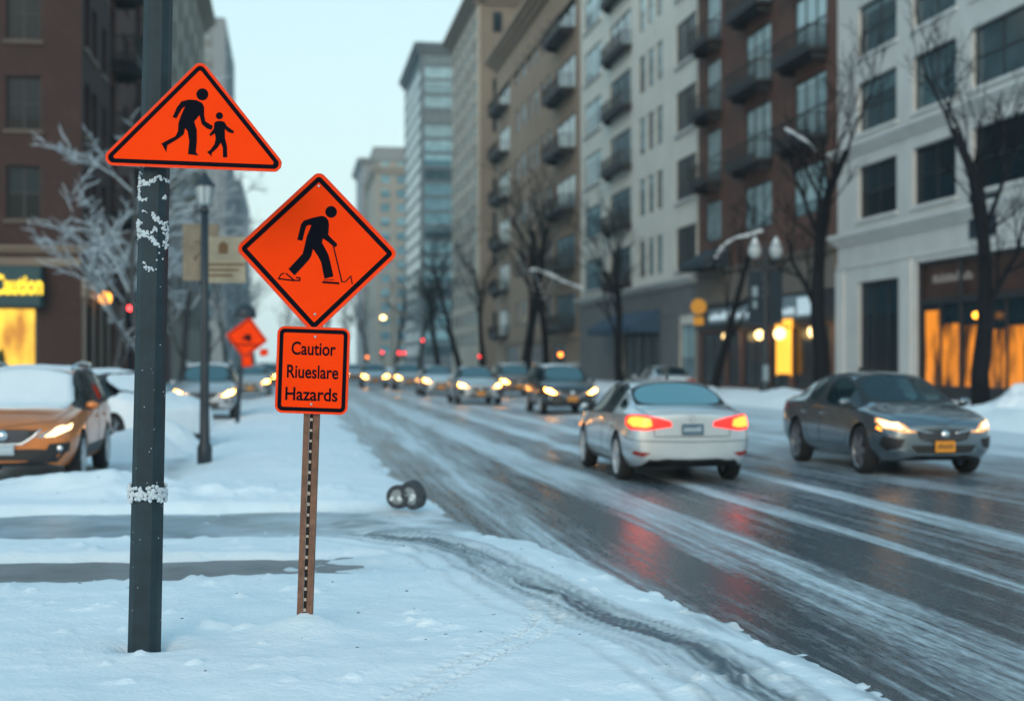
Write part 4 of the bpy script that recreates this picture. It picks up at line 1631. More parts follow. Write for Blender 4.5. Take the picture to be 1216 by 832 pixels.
def make_car(name, label, cat, P, paint, rim, front_style, group=None, head='head_on', lit='front', plate='plate_orange', key=None, cladding=False, glass=None):
    root = thing(name, label, cat, (0, 0, 0), 0, group)
    key = id(P)
    if key not in _bodies:
        _bodies[key] = car_body(P)
    parts, bvh = _bodies[key]
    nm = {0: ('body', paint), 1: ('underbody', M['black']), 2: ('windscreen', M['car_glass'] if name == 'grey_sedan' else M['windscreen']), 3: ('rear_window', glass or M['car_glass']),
          4: ('side_window', M['car_glass']), 6: ('window_seal', M['black'])}
    for mi, me in parts.items():
        n_, m_ = nm[mi if not isinstance(mi, tuple) else 4]
        m2 = me.copy(); m2.name = n_
        m2.materials.clear(); m2.materials.append(m_)
        link(bpy.data.objects.new(n_, m2), root)
    W = P['W'] / 2
    r = P['wr']
    for sy in (-1, 1):
        for sx in (-1, 1):
            wheel(root, sx * (W - .115), sy * P['wb'] / 2, r, rim, sx)
    suv = P is SUV
    zb = 1.05 if suv else .965
    zs0 = .62 if suv else .48
    for sx in (1, -1):
        for ys in ((.05, -.95) if suv else (.12, -.70)):
            mb = MB()
            mb.box(sx * .38 - .24, sx * .38 + .24, ys - .25, ys + .28, zs0 - .25, zs0, .04)
            mb.obox((sx * .38, ys - .33, zs0 + .24), (.23, 0, 0), (0, .06, .015), (0, -.07, .30))
            mb.obox((sx * .38, ys - .43, zs0 + (.64 if suv else .585)), (.13, 0, 0), (0, .045, .01), (0, -.02, .09))
            mb.build('seat', M['seat'], root)
    mb = MB()
    mb.box(-.72, .72, .82, 1.12, zs0 - .1, zs0 + .36, .05)
    mb.lathe([(.17, -.01), (.185, 0), (.17, .01)], 20, 'y', (.38 * -1, .66, zs0 + .32), cap=False)
    mb.build('dashboard', M['seat'], root)
    xd = W + .05
    zlo = .44 if suv else .36
    mirror_part(root, W - .03, .98 if not suv else .93, zb + .03, paint, .72 if name == 'white_sedan' else 1.0)
    seam = MB()
    yd = [(-.28, 1.02)]
    a0 = P['wb'] / 2 - r - .12
    for sx in (1, -1):
        X = sx * xd
        strip(seam, [(X, .98, zb - .05), (X, 1.0, .75), (X, a0 - .05, .5), (X, a0 - .16, zlo)], bvh)
        strip(seam, [(X, -.30, zb - .02), (X, -.28, .7), (X, -.26, zlo)], bvh)
        strip(seam, [(X, -1.12, zb - .02), (X, -1.08, .80), (X, -a0 + .02, .62), (X, -a0 + .14, zlo)], bvh)
        strip(seam, [(X, a0 - .16, zlo), (X, -a0 + .14, zlo)], bvh)
    if suv:
        strip(seam, [(-.80, 1.2, 1.1), (-.74, 1.7, 1.05), (-.66, 2.12, .95), (0, 2.3, .86), (.66, 2.12, .95), (.74, 1.7, 1.05), (.80, 1.2, 1.1)], bvh)
        strip(seam, [(-.8, -2.05, 1.15), (-.78, -2.3, .95), (-.7, -2.3, .62), (.7, -2.3, .62), (.78, -2.3, .95), (.8, -2.05, 1.15)], bvh)
    else:
        strip(seam, [(-.76, 1.3, .98), (-.70, 1.7, .95), (-.60, 2.1, .88), (0, 2.35, .72), (.60, 2.1, .88), (.70, 1.7, .95), (.76, 1.3, .98)], bvh)
        strip(seam, [(-.70, -1.70, 1.09), (-.69, -2.2, 1.05), (-.56, -2.35, .86), (-.54, -2.36, .66), (.54, -2.36, .66), (.56, -2.35, .86), (.69, -2.2, 1.05), (.70, -1.70, 1.09)], bvh)
        strip(seam, [(-.9, -1.85, .64), (-.75, -2.3, .60), (0, -2.4, .585), (.75, -2.3, .60), (.9, -1.85, .64)], bvh)
    seam.build('panel_seam', M['black'], root)
    for sx in (1, -1):
        for y in (-.98, -.12):
            mb = MB()
            loc, nor, i, d = bvh.find_nearest(Vector((sx * xd, y, zb - .15)))
            mb.obox(loc + Vector((sx * .018, 0, 0)), (.012, 0, 0), (0, .10, 0), (0, 0, .016))
            mb.build('door_handle', paint, root)
    if cladding:
        patch('sill_cladding', [(xd, a0 - .1, .30), (xd, -a0 + .1, .30), (xd, -a0 + .02, .50), (xd, a0 - .02, .50)], M['black'], bvh, root, mirror=True)
        patch('lower_bumper', [(-.70, 2.2, .34), (.70, 2.2, .34), (.82, 2.15, .50), (.45, 2.4, .53), (-.45, 2.4, .53), (-.82, 2.15, .50)], M['black'], bvh, root, .012, 4)
    # faces
    hm = M[head] if lit in ('front', 'all') else M['head_off']
    hh = M['head_halo'] if lit in ('front', 'all') else M['head_off']
    if front_style == 'liftback':
        for o in patch('headlight', [(.40, 2.35, .615), (.48, 2.33, .655), (.66, 2.27, .70), (.78, 2.06, .785), (.85, 1.84, .815), (.87, 1.86, .755), (.80, 2.12, .665), (.60, 2.31, .61)], hh, bvh, root, .008, 3, mirror=True):
            sx = 1 if sum(v.co.x for v in o.data.vertices) > 0 else -1
            patch('headlight_lamp', [(sx * .50, 2.32, .628), (sx * .60, 2.29, .68), (sx * .78, 2.08, .765), (sx * .85, 1.90, .79), (sx * .81, 2.10, .685)], hm, bvh, o, .016, 2)
            patch('side_marker', [(sx * .83, 2.05, .66), (sx * .86, 1.95, .70), (sx * .87, 1.93, .66), (sx * .83, 2.06, .63)], M['amber'] if lit else M['tail_off'], bvh, o, .015, 2)
        g = patch('grille', [(-.42, 2.38, .655), (.42, 2.38, .655), (.36, 2.38, .52), (.20, 2.4, .485), (-.20, 2.4, .485), (-.36, 2.38, .52)], M['black'], bvh, root, .010, 4)[0]
        mb = MB()
        for z in (.53, .565, .60, .635):
            strip(mb, [(-.36, 2.4, z), (0, 2.45, z), (.36, 2.4, z)], bvh, .005, .016)
        mb.build('grille_bar', M['alloy_dark'], g)
        mb = MB()
        strip(mb, [(-.62, 2.3, .66), (-.42, 2.38, .648), (-.16, 2.4, .60)], bvh, .012, .02); strip(mb, [(.62, 2.3, .66), (.42, 2.38, .648), (.16, 2.4, .60)], bvh, .012, .02)
        mb.build('grille_wing', M['chrome'], g)
        mb = MB(); mb.lathe([(.062, 2.385), (.062, 2.405), (.001, 2.408)], 20, 'y', (0, 0, .585)); mb.build('badge', M['chrome'], g)
        patch('air_intake', [(.80, 2.10, .56), (.58, 2.32, .52), (.62, 2.3, .42), (.78, 2.12, .38), (.84, 2.02, .44)], M['black'], bvh, root, .008, 3, mirror=True)
        patch('lower_grille', [(-.50, 2.38, .44), (.50, 2.38, .44), (.42, 2.38, .33), (-.42, 2.38, .33)], M['black'], bvh, root, .008, 4)
        mb = MB()
        strip(mb, [(-.78, 2.15, .36), (-.52, 2.35, .40), (-.42, 2.38, .315), (.42, 2.38, .315), (.52, 2.35, .40), (.78, 2.15, .36)], bvh, .014, .012)
        mb.build('bumper_blade', paint, root)
        plate_at = (2.40, .425, .15)
    elif front_style == 'suv':
        for o in patch('headlight', [(.42, 2.31, .685), (.50, 2.29, .745), (.68, 2.20, .79), (.80, 2.05, .845), (.87, 1.86, .895), (.885, 1.86, .83), (.82, 2.08, .75), (.64, 2.24, .68)], hh if name != 'orange_suv' else M['head_off'], bvh, root, .008, 3, mirror=True):
            sx = 1 if sum(v.co.x for v in o.data.vertices) > 0 else -1
            patch('headlight_lamp', [(sx * .54, 2.27, .695), (sx * .62, 2.24, .755), (sx * .78, 2.08, .82), (sx * .86, 1.91, .868), (sx * .84, 2.02, .79), (sx * .66, 2.22, .70)], hm, bvh, o, .016, 2)
        g = patch('grille', [(-.46, 2.3, .80), (.46, 2.3, .80), (.40, 2.32, .70), (.24, 2.34, .60), (-.24, 2.34, .60), (-.40, 2.32, .70)], M['black'], bvh, root, .010, 4)[0]
        mb = MB()
        strip(mb, [(-.50, 2.28, .81), (-.40, 2.3, .70), (-.25, 2.32, .60), (.25, 2.32, .60), (.40, 2.3, .70), (.50, 2.28, .81)], bvh, .018, .016)
        mb.build('grille_surround', M['chrome'], g)
        mb = MB()
        for z in (.64, .68, .72, .76):
            strip(mb, [(-.34, 2.35, z), (0, 2.4, z), (.34, 2.35, z)], bvh, .006, .016)
        mb.build('grille_bar', M['alloy_dark'], g)
        mb = MB(); mb.lathe([(.075, 2.325), (.075, 2.345), (.001, 2.35)], 20, 'y', (0, 0, .715)); mb.build('badge', M['chrome'], g)
        for o in patch('fog_recess', [(.82, 2.08, .62), (.60, 2.26, .60), (.56, 2.26, .52), (.70, 2.2, .47), (.82, 2.06, .50)], M['black'], bvh, root, .008, 3, mirror=True):
            sx = 1 if sum(v.co.x for v in o.data.vertices) > 0 else -1
            loc, nor, i, d = bvh.find_nearest(Vector((sx * .72, 2.2, .54)))
            mb = MB(); mb.ball(loc + Vector((0, .01, 0)), .045, 2, 0, 1, .4, 1); mb.build('fog_lamp', M['chrome'], o)
        patch('lower_grille', [(-.46, 2.33, .50), (.46, 2.33, .50), (.40, 2.3, .38), (-.40, 2.3, .38)], M['black'], bvh, root, .016, 4)
        plate_at = (2.345, .53, .16)
        mb = MB()
        for sx in (1, -1):
            mb.tube([(sx * .62, -1.5, 1.615), (sx * .65, -1.3, 1.68), (sx * .66, -.3, 1.70), (sx * .64, .2, 1.66), (sx * .62, .32, 1.60)], .022, 6)
        mb.build('roof_rail', M['chrome'], root)
    y, z, hw = plate_at
    loc, nor, i, d = bvh.find_nearest(Vector((0, y, z)))
    yp = max(loc.y, y - .02) + .012
    mb = MB(); mb.box(-hw, hw, yp, yp + .012, z - .075, z + .075, .004)
    pl = mb.build('number_plate', M[plate], root)
    mb = MB()
    random.seed(len(label))
    for k in range(6):
        x = -hw + .04 + k * (2 * hw - .06) / 6
        mb.box(x, x + .026, yp + .0125, yp + .015, z - .03, z + random.uniform(.02, .04))
    mb.build('plate_mark', M['plate_dark'] if plate == 'plate_orange' else M['plate_ink'], pl)
    # rear
    tm = M['tail'] if lit in ('rear', 'all') else M['tail_off']
    if suv:
        patch('tail_light', [(.58, -2.30, .88), (.62, -2.28, .98), (.80, -2.14, 1.00), (.88, -1.98, .98), (.89, -2.0, .88), (.80, -2.2, .82)], tm, bvh, root, .01, 3, mirror=True)
    else:
        for o in patch('tail_light', [(.30, -2.38, .80), (.31, -2.37, .865), (.50, -2.35, .925), (.68, -2.3, .965), (.80, -2.15, .965), (.88, -1.90, .93), (.89, -1.92, .83), (.84, -2.15, .755), (.68, -2.32, .745), (.50, -2.36, .77)], tm, bvh, root, .012, 3, mirror=True):
            sx = 1 if sum(v.co.x for v in o.data.vertices) > 0 else -1
            if lit in ('rear', 'all'):
                patch('tail_lamp', [(sx * .58, -2.34, .81), (sx * .60, -2.33, .90), (sx * .72, -2.26, .925), (sx * .84, -2.06, .92), (sx * .86, -2.02, .85), (sx * .80, -2.2, .79), (sx * .66, -2.33, .785)], M['tail_core'], bvh, o, .022, 2)
        patch('bumper_reflector', [(.60, -2.36, .43), (.80, -2.22, .47), (.83, -2.15, .43), (.70, -2.3, .38)], M['tail_off'], bvh, root, .008, 2, mirror=True)
        patch('bumper_valance', [(-.62, -2.3, .345), (.62, -2.3, .345), (.70, -2.28, .25), (-.70, -2.28, .25)], M['black'], bvh, root, .010, 4)
        mb = MB(); mb.box(-.155, .155, -2.372, -2.352, .685, .835, .004)
        pl = mb.build('number_plate', M['plate_blue'], root)
        mb = MB()
        for k in range(6):
            x = -.125 + k * .042
            mb.box(x, x + .026, -2.376, -2.3725, .73, .73 + random.uniform(.05, .07))
        mb.build('plate_mark', M['plate_ink'], pl)
        mb = MB(); mb.lathe([(.04, -2.372), (.04, -2.356), (.001, -2.374)], 16, 'y', (0, 0, .915)); mb.build('badge', M['chrome'], root)
        mb = MB()
        strip(mb, [(-.70, -2.26, 1.04), (0, -2.33, 1.0), (.70, -2.26, 1.04)], bvh, .012, .012)
        mb.build('boot_lip', paint, root)
        mb = MB(); mb.obox((0, -.80, 1.455), (.012, 0, 0), (0, .05, 0), (0, 0, .03)); mb.build('antenna', M['black'], root)
    return root, bvh


def snow_on(root, bvh, outlines, off=.03, thick=.06):
    for pts in outlines:
        (o,) = patch('snow_layer', pts, M['snow_lump'], bvh, root, off, 6, thick)
        for v in o.data.vertices:
            n = mnoise.noise(v.co * 3.0) * .6 + mnoise.noise(v.co * 9) * .3
            v.co.z += n * .03
            v.co.x += mnoise.noise(v.co * 5 + Vector((9, 0, 0))) * .03
        for p in o.data.polygons:
            p.use_smooth = True


def place(o, x, y, rz, z=0.0):
    o.location = (x, y, z)
    o.rotation_euler = (0, 0, rz)
    return o


# white sedan driving away
c, bv = make_car('white_sedan', 'silver white sedan driving away with lit red tail lights', 'car', SEDAN, M['paint_white'], M['alloy'], 'liftback', lit='rear', plate='plate_pale', glass=M['rear_sky_glass'])
place(c, 5.66, 21.75, R(-1.5))
c.scale = (1, 1, 1.02)
# grey liftback coming towards the camera
c, bv_s = make_car('grey_sedan', 'slate grey sedan with an orange front plate driving towards the camera', 'car', SEDAN, M['paint_grey'], M['alloy_dark'], 'liftback', lit='front')
place(c, 9.62, 22.3, R(180))
c.scale = (1.04, 1, 1.10)
sedan_src = c
# copper orange suv parked on the left
c, bv = make_car('orange_suv', 'copper orange parked car with snow over its windscreen and roof', 'car', SUV, M['paint_orange'], M['alloy'], 'suv', lit='front', plate='plate_pale', cladding=True)
snow_on(c, bv, [[(-.66, .42, 1.60), (.0, .30, 1.66), (.66, .42, 1.60), (.74, 1.02, 1.16), (.66, 1.45, 1.08), (0, 1.62, 1.1), (-.66, 1.45, 1.08), (-.74, 1.02, 1.16)]], .012, .05)
snow_on(c, bv, [[(-.62, .25, 1.60), (.62, .25, 1.60), (.64, -1.5, 1.62), (-.64, -1.5, 1.62)]], .012, .07)
place(c, -3.82, 22.2, R(180), .02)
# black suv at the head of the queue
suv_b, bv_u = make_car('black_suv', 'black car with an orange plate at the head of the oncoming queue', 'car', SUV, M['paint_black'], M['alloy'], 'suv', group='cars queueing with lit headlights', lit='front', head='head_far')
snow_on(suv_b, bv_u, [[(-.62, .25, 1.60), (.62, .25, 1.60), (.64, -1.5, 1.62), (-.64, -1.5, 1.62)]], .008, .03)
g = pw(680, 46.5); place(suv_b, g.x, g.y + 2.3, R(180))

P_ = M
QG = 'cars queueing with lit headlights'
swaps_sed = lambda p: {M['paint_grey']: M[p], M['car_glass']: M['windscreen'], M['head_on']: M['head_far']}
swaps_suv = lambda p: {M['paint_black']: M[p], M['car_glass']: M['windscreen'], M['head_on']: M['head_far']}
queue = [  # px, depth, source, paint, name, label
    (571, 57.5, 's', 'paint_silver', 'silver_sedan', 'silver sedan just behind the black car in the oncoming queue'),
    (617, 70, 'u', 'paint_copper', 'brown_suv', 'brown car in the far lane behind the black car'),
    (524, 72, 's', 'paint_white', 'white_sedan', 'whitish sedan behind the silver sedan in the queue'),
    (487, 88, 'u', 'paint_silver', 'silver_suv', 'silver car behind the whitish sedan in the queue'),
    (446, 95, 'u', 'paint_white', 'white_suv', 'whitish car at the left end of the queue below the red signals'),
    (421, 118, 's', 'paint_silver', 'pale_sedan', 'pale sedan furthest back in the queue beside the orange text plaque'),
]
for px, D, s, p, nm, lb in queue:
    g = pw(px, D)
    o = copy_tree(sedan_src if s == 's' else suv_b, (swaps_sed if s == 's' else swaps_suv)(p))
    o.name = nm
    tag(o, lb, 'car', QG)
    place(o, g.x, g.y + 2.3, R(180))
left_cars = [
    (242, 41.5, 'u', 'paint_silver', 'silver_suv', 'silver car with snow on its roof and lit headlights behind the lamp post'),
    (297, 66, 's', 'paint_silver', 'silver_sedan', 'silver sedan with lit headlights below the small orange roadwork sign'),
    (314, 92, 'u', 'paint_blue', 'blue_suv', 'far dark car with lit headlights nearest the orange text plaque'),
    (333, 122, 's', 'paint_copper', 'bronze_sedan', 'far bronze sedan with lit headlights hidden behind the orange text plaque'),
]
for px, D, s, p, nm, lb in left_cars:
    g = pw(px, D)
    o = copy_tree(sedan_src if s == 's' else suv_b, (swaps_sed if s == 's' else swaps_suv)(p))
    o.name = nm
    tag(o, lb, 'car', 'cars with lit headlights along the left lane')
    place(o, g.x, g.y + 2.3, R(180), .04)
# parked beyond the white sedan's roof: unlit copy
g = pw(806, 62)
o = copy_tree(sedan_src, {M['paint_grey']: M['paint_white'], M['head_on']: M['head_off'], M['head_halo']: M['head_off']})
o.name = 'parked_sedan'
tag(o, 'pale parked sedan seen over the roof of the white sedan', 'car')
place(o, 17.0 - 1.0, g.y, R(0))

# car buried in snow behind the orange one: its shell is a snow crust, only a side window is clear
c = thing('snowed_in_car', 'car buried in snow with one dark side window clear behind the orange car', 'car')
parts, bvx = _bodies[id(SEDAN)]
for mi, nm, m_ in [(0, 'body', M['paint_silver']), (1, 'underbody', M['black']), (6, 'window_seal', M['black'])] + [(q, 'side_window', M['car_glass']) for q in parts if isinstance(q, tuple)]:
    me = parts[mi].copy(); me.materials.clear(); me.materials.append(m_)
    link(bpy.data.objects.new(nm, me), c)
for sy in (-1, 1):
    for sx in (-1, 1):
        wheel(c, sx * .80, sy * 1.375, .335, M['alloy_dark'], sx)
bm = bmesh.new()
for mi in (0, 2, 3):
    bm.from_mesh(parts[mi])
bmesh.ops.remove_doubles(bm, verts=bm.verts, dist=.001)
bmesh.ops.delete(bm, geom=[f for f in bm.faces if f.calc_center_median().z < .33], context='FACES')
bm.normal_update()
for v in bm.verts:
    n = mnoise.noise(v.co * 1.5) * .5 + mnoise.noise(v.co * 5) * .25
    up = max(0, v.normal.z)
    v.co += v.normal * (.035 + .05 * n + .03 * up) + Vector((0, 0, .05 * up * (1 + n)))
for f in bm.faces: f.smooth = True; f.material_index = 0
me = bpy.data.meshes.new('snow_crust'); bm.to_mesh(me); bm.free(); me.materials.clear(); me.materials.append(M['snow_lump'])
link(bpy.data.objects.new('snow_crust', me), c)
g = pw(132, 28.8)
place(c, g.x, g.y, R(-138), .03)
# heap of shovelled snow against it
def heap(name, label, cx, cy, r, h, seed):
    n = 40
    bm = bmesh.new()
    vs = {}
    for i in range(n + 1):
        for j in range(n + 1):
            u, v = (i / n - .5) * 2, (j / n - .5) * 2
            d = math.hypot(u, v)
            z = h * max(0, math.cos(min(d, 1) * math.pi / 2)) ** 1.3
            p = Vector((u * r, v * r, 0))
            z *= 1 + .35 * mnoise.noise(Vector((u * 2 + seed, v * 2, 0))) + .12 * mnoise.noise(Vector((u * 7 + seed, v * 7, 3)))
            vs[i, j] = bm.verts.new((u * r, v * r, z - .06))
    for i in range(n):
        for j in range(n):
            f = bm.faces.new((vs[i, j], vs[i + 1, j], vs[i + 1, j + 1], vs[i, j + 1])); f.smooth = True
    me = bpy.data.meshes.new(name); bm.to_mesh(me); bm.free(); me.materials.append(M['snow_lump'])
    o = link(bpy.data.objects.new(name, me)); o.location = (cx, cy, 0)
    return tag(o, label, 'snow heap')
g = pw(188, 27.0); heap('snow_heap', 'white snow heap piled against the nose of the buried car', g.x, g.y, 1.25, .62, 3)
g = pw(140, 25.2); heap('snow_heap', 'low snow heap beside the rear wheel of the orange car', g.x + .30, g.y + .3, 1.1, .58, 8)
g = pw(1212, 41.0); heap('snow_heap', 'rounded snow heap against the cream stone block at the kerb', g.x, g.y, 1.5, 1.05, 5)


# ================================================================== TREES
def tree_meshes(seed, H, r0, spread=.55, fork=.28, levels=4, snow=0.0, bark=None, lean=0.0, kids_n=4, tw=.012):
    """trunk mesh, bare branch crown mesh, snow lying on the branches"""
    rnd = random.Random(seed)
    trunk, crown, sn = MB(), MB(), MB()

    def limb(p, d, L, r, lev, mb):
        n = 6 if lev < 2 else 4
        pts, rad = [p.copy()], [r]
        q = p.copy()
        dd = d.normalized()
        for k in range(n):
            dd = (dd + Vector((rnd.gauss(0, 1), rnd.gauss(0, 1), rnd.gauss(0, .6))) * (.10 if lev < 2 else .17) + Vector((0, 0, .05 if lev else .02))).normalized()
            q = q + dd * (L / n)
            pts.append(q.copy())
            rad.append(max(tw * .7, r * (1 - .62 * (k + 1) / n)))
        mb.tube(pts, rad, 8 if lev == 0 else (6 if lev == 1 else 4), cap=lev < 1)
        if snow and lev >= 1:
            P2 = [a + Vector((0, 0, b * .5 + snow * .35)) for a, b in zip(pts, rad)]
            if abs((pts[-1] - pts[0]).normalized().z) < .88:
                sn.tube(P2, [b * .75 + snow * rnd.uniform(.6, 1.3) for b in rad[:-1]] + [snow * .4], 5, cap=True)
        if lev >= levels:
            return
        m = kids_n + (3 if lev == 0 else 0)
        for k in range(m):
            t = fork + (1 - fork) * (k + rnd.random() * .7) / m if lev == 0 else .25 + .75 * (k + rnd.random() * .6) / m
            i = min(n - 1, int(t * n)); f = t * n - i
            bp = pts[i].lerp(pts[i + 1], min(1, f))
            br = rad[i] + (rad[i + 1] - rad[i]) * min(1, f)
            tang = (pts[i + 1] - pts[i]).normalized()
            az = rnd.random() * 2 * math.pi
            side = Vector((math.cos(az), math.sin(az), 0))
            side = (side - tang * side.dot(tang)).normalized()
            an = spread * rnd.uniform(.75, 1.35)
            nd = tang * math.cos(an) + side * math.sin(an)
            ll = L * rnd.uniform(.42, .68) * (1 - .35 * (t if lev == 0 else .3))
            limb(bp, nd, ll, max(tw, br * (rnd.uniform(.36, .5) if lev == 0 else rnd.uniform(.5, .7))), lev + 1, crown)
    limb(Vector((0, 0, -.2)), Vector((lean, 0, 1)), H * .78, r0, 0, trunk)
    bark = bark or M['bark']
    res = [('trunk', trunk.mesh('trunk', bark)), ('crown', crown.mesh('crown', bark))]
    if snow:
        res.append(('snow_layer', sn.mesh('snow_layer', M['frost'])))
    else:
        sn.bm.free()
    return res


def put_tree(meshes, label, x, y, rz=0, s=1.0, group=None, name='bare_tree', z=.1):
    t = thing(name, label, 'tree', (x, y, z), rz, group)
    t.scale = (s, s, s)
    for nm, me in meshes:
        link(bpy.data.objects.new(nm, me), t)
    return t


GB = 'bare street trees along the right pavement'
TA = tree_meshes(11, 13.5, .36, .55, .30, 4)
TB = tree_meshes(23, 12.0, .29, .48, .30, 4)
TC = tree_meshes(37, 12.5, .27, .42, .35, 4)
trees_r = [
    (1165, 43, TA, .85, 1.2, 'bare dark tree in front of the orange lit shopfront'),
    (975, 55.5, TA, 1.0, 4.4, 'bare dark tree at the edge of the brick block, right of the twin globe lamp'),
    (846, 70, TB, .85, .6, 'bare dark tree beside the amber round sign'),
    (737, 90, TB, 1.05, 2.2, 'slim bare tree before the navy awning of the cream block'),
    (650, 115, TC, 1.35, 5.0, 'tall bare tree at the near end of the tan block'),
    (622, 128, TA, 1.35, 3.1, 'tall bare tree before the middle of the tan block'),
    (573, 152, TC, 1.3, .9, 'bare tree before the gap beside the tall pale block'),
    (548, 178, TB, 1.5, 3.9, 'hazy bare tree before the tall pale block'),
    (521, 212, TA, 1.4, 5.7, 'hazy bare tree before the glass tower'),
    (498, 255, TC, 1.6, 2.7, 'hazy far bare tree at the foot of the glass tower'),
    (470, 310, TB, 1.7, 1.7, 'furthest hazy bare tree below the pale far block'),
]
for px, D, tm, s, rz, lb in trees_r:
    g = pw(px, D)
    t = put_tree(tm, lb, g.x, g.y, rz, s, GB)


def snowy_limb(parent, pts, r, name='branch'):
    """an extra limb of a tree carrying a thick line of snow (world points)"""
    inv = (Matrix.Translation(parent.location) @ Matrix.Rotation(parent.rotation_euler.z, 4, 'Z') @ Matrix.Diagonal((*parent.scale, 1))).inverted()
    P = smooth_path([tuple(p) for p in pts], 4)
    s = parent.scale.x
    mb = MB(); mb.tube([inv @ Vector(p) for p in P], [r * (1 - .6 * i / len(P)) / s for i in range(len(P))], 6)
    b = mb.build(name, M['bark'], parent)
    mb = MB()
    for i, p in enumerate(P[2:]):
        q = inv @ (Vector(p) + Vector((0, 0, r * .9)))
        mb.ball(q, r * random.uniform(1.0, 1.7) / s, 2, .5, 1.3, 1.3, .8)
    mb.build('snow_layer', M['snow_lump'], b)


roots = {o['label']: o for o in col.objects if 'label' in o}
tt = roots[trees_r[2][5]]
snowy_limb(tt, [pw(846, 70, 318), pw(858, 69, 296), pw(872, 68.5, 285), pw(888, 68, 281), pw(903, 67.5, 276)], .075)
tt = roots[trees_r[1][5]]
snowy_limb(tt, [pw(975, 55.5, 190), pw(960, 55, 172), pw(945, 54.5, 162), pw(934, 54, 155)], .05)
tt = roots[trees_r[4][5]]
snowy_limb(tt, [pw(650, 115, 372), pw(640, 113, 340), pw(632, 112, 322), pw(650, 111, 326), pw(668, 111, 335), pw(690, 110, 343)], .11)

# frosted trees on the left
GF = 'snow laden trees along the left side'
FA = tree_meshes(51, 12, .17, .60, .22, 4, snow=.013, bark=M['bark_frost'], kids_n=4, tw=.009)
FB = tree_meshes(64, 11, .16, .72, .20, 4, snow=.014, bark=M['bark_frost'], kids_n=4, tw=.009)
for px, D, tm, s, rz, lb in (
        (176, 49, FA, .92, 2.0, 'snow laden tree standing directly behind the steel pole'),
            (212, 70, FB, 1.15, 3.3, 'snow laden tree behind the tan sign boards'),
        (134, 54, FB, .80, 5.2, 'snow laden tree between the orange wall lamp and the steel pole'),
        (245, 96, FA, 1.1, 4.1, 'hazy snow laden tree behind the lantern post'),
        (272, 132, FB, 1.3, .4, 'far snow laden tree above the small orange roadwork sign')):
    g = pw(px, D)
    put_tree(tm, lb, g.x, g.y, rz, s, GF, 'snowy_tree')
GC = 'faint trees closing the street'
for i, (px, D, s) in enumerate(((302, 330, 1.7), (330, 420, 1.9), (352, 520, 2.0), (384, 470, 2.0), (412, 420, 1.9), (436, 380, 1.8))):
    g = pw(px, D)
    put_tree((TA, TB, TC)[i % 3], ['faint tree above the far headlights left of the text plaque', 'faint far tree hidden behind the diamond sign on its left', 'faint far tree directly behind the diamond sign',
             'faint far tree behind the right edge of the text plaque', 'faint far tree just right of the text plaque', 'faint far tree below the pale far tower'][i], g.x, g.y, i * 1.3, s, GC)


# ================================================================== STREET FURNITURE
# ---- tapered steel pole with snow stuck to it
poleL = R(1.25)
p = thing('steel_pole', 'thick dark grey green steel pole with patches of frozen snow', 'pole', (POLE.x, POLE.y, 0))
p.rotation_euler = Matrix.Rotation(-TH, 3, 'Z').to_euler()
p.rotation_euler = (Matrix.Rotation(-TH, 3, 'Z') @ Matrix.Rotation(poleL, 3, 'Y')).to_euler()
RB, RT, PH = .0965, .074, 6.5
def pole_r(z): return RB + (RT - RB) * z / PH
mb = MB()
n = 12
prof = []
for z in (-.3, 0, 1, 2, 3, 4, 5, PH):
    prof.append((pole_r(max(z, 0)), z))
mb.lathe(prof, 12, 'z', smooth=False)
mb.build('shaft', M['pole'], p)
SC = 8.18 / F
def pole_pt(px, py):
    """spot on the pole's camera side"""
    z = CAMZ + (HY - py) * SC
    ax = 171 + (765 - py) * math.tan(poleL)
    dx = (px - ax) * SC
    r = pole_r(z)
    dx = max(-r * .98, min(r * .98, dx))
    return Vector((dx, -math.sqrt(max(0, r * r - dx * dx)), z)), dx / r
mb = MB()
random.seed(5)
cl = [[(175, 100), (165, 180), (212, 190), (270, 160), (300, 120), (362, 150)], [(165, 195), (160, 285), (235, 295)], [(188, 160), (240, 185)], [(205, 370), (215, 385)], [(265, 378), (298, 430), (362, 462), (350, 560), (342, 625)],
      [(132, 480), (190, 440)], [(168, 500), (230, 530), (290, 590), (310, 615)], [(300, 490), (262, 522)], [(215, 740), (232, 775), (278, 772)], [(185, 520), (250, 560), (300, 600)], [(330, 460), (345, 520)],
      [(160, 420), (160, 560)], [(350, 255), (352, 285)]]
for st in cl:
    for a, c2 in zip(st[:-1], st[1:]):
        L = math.hypot(c2[0] - a[0], c2[1] - a[1])
        for k in range(max(2, int(L / 4.2))):
            t = random.random()
            cx, cy = a[0] + (c2[0] - a[0]) * t + random.gauss(0, 8), a[1] + (c2[1] - a[1]) * t + random.gauss(0, 8)
            q, e_ = pole_pt(140 + cx / 5.94, 190 + cy / 5.94)
            mb.ball(q, random.uniform(.0035, .0105), 1, .5)
for (cx, cy) in ((310, 660), (295, 710), (290, 775), (205, 60), (330, 700)):
    q, e_ = pole_pt(140 + cx / 5.94, 190 + cy / 5.94); mb.ball(q, .006, 1, .4)
for k in range(26):
    q, e_ = pole_pt(random.uniform(156, 198), random.uniform(330, 740)); mb.ball(q, random.uniform(.0015, .004), 1, .4)
mb.build('snow_patch', M['pole_snow'], p)
mb = MB()
zc = CAMZ + (HY - 586) * SC
mb.lathe([(pole_r(zc) + .001, -.03), (pole_r(zc) + .012, -.03), (pole_r(zc) + .012, .03), (pole_r(zc) + .001, .03)], 24, 'z', (0, 0, zc))
cb = mb.build('band', M['pole'], p)
mb = MB()
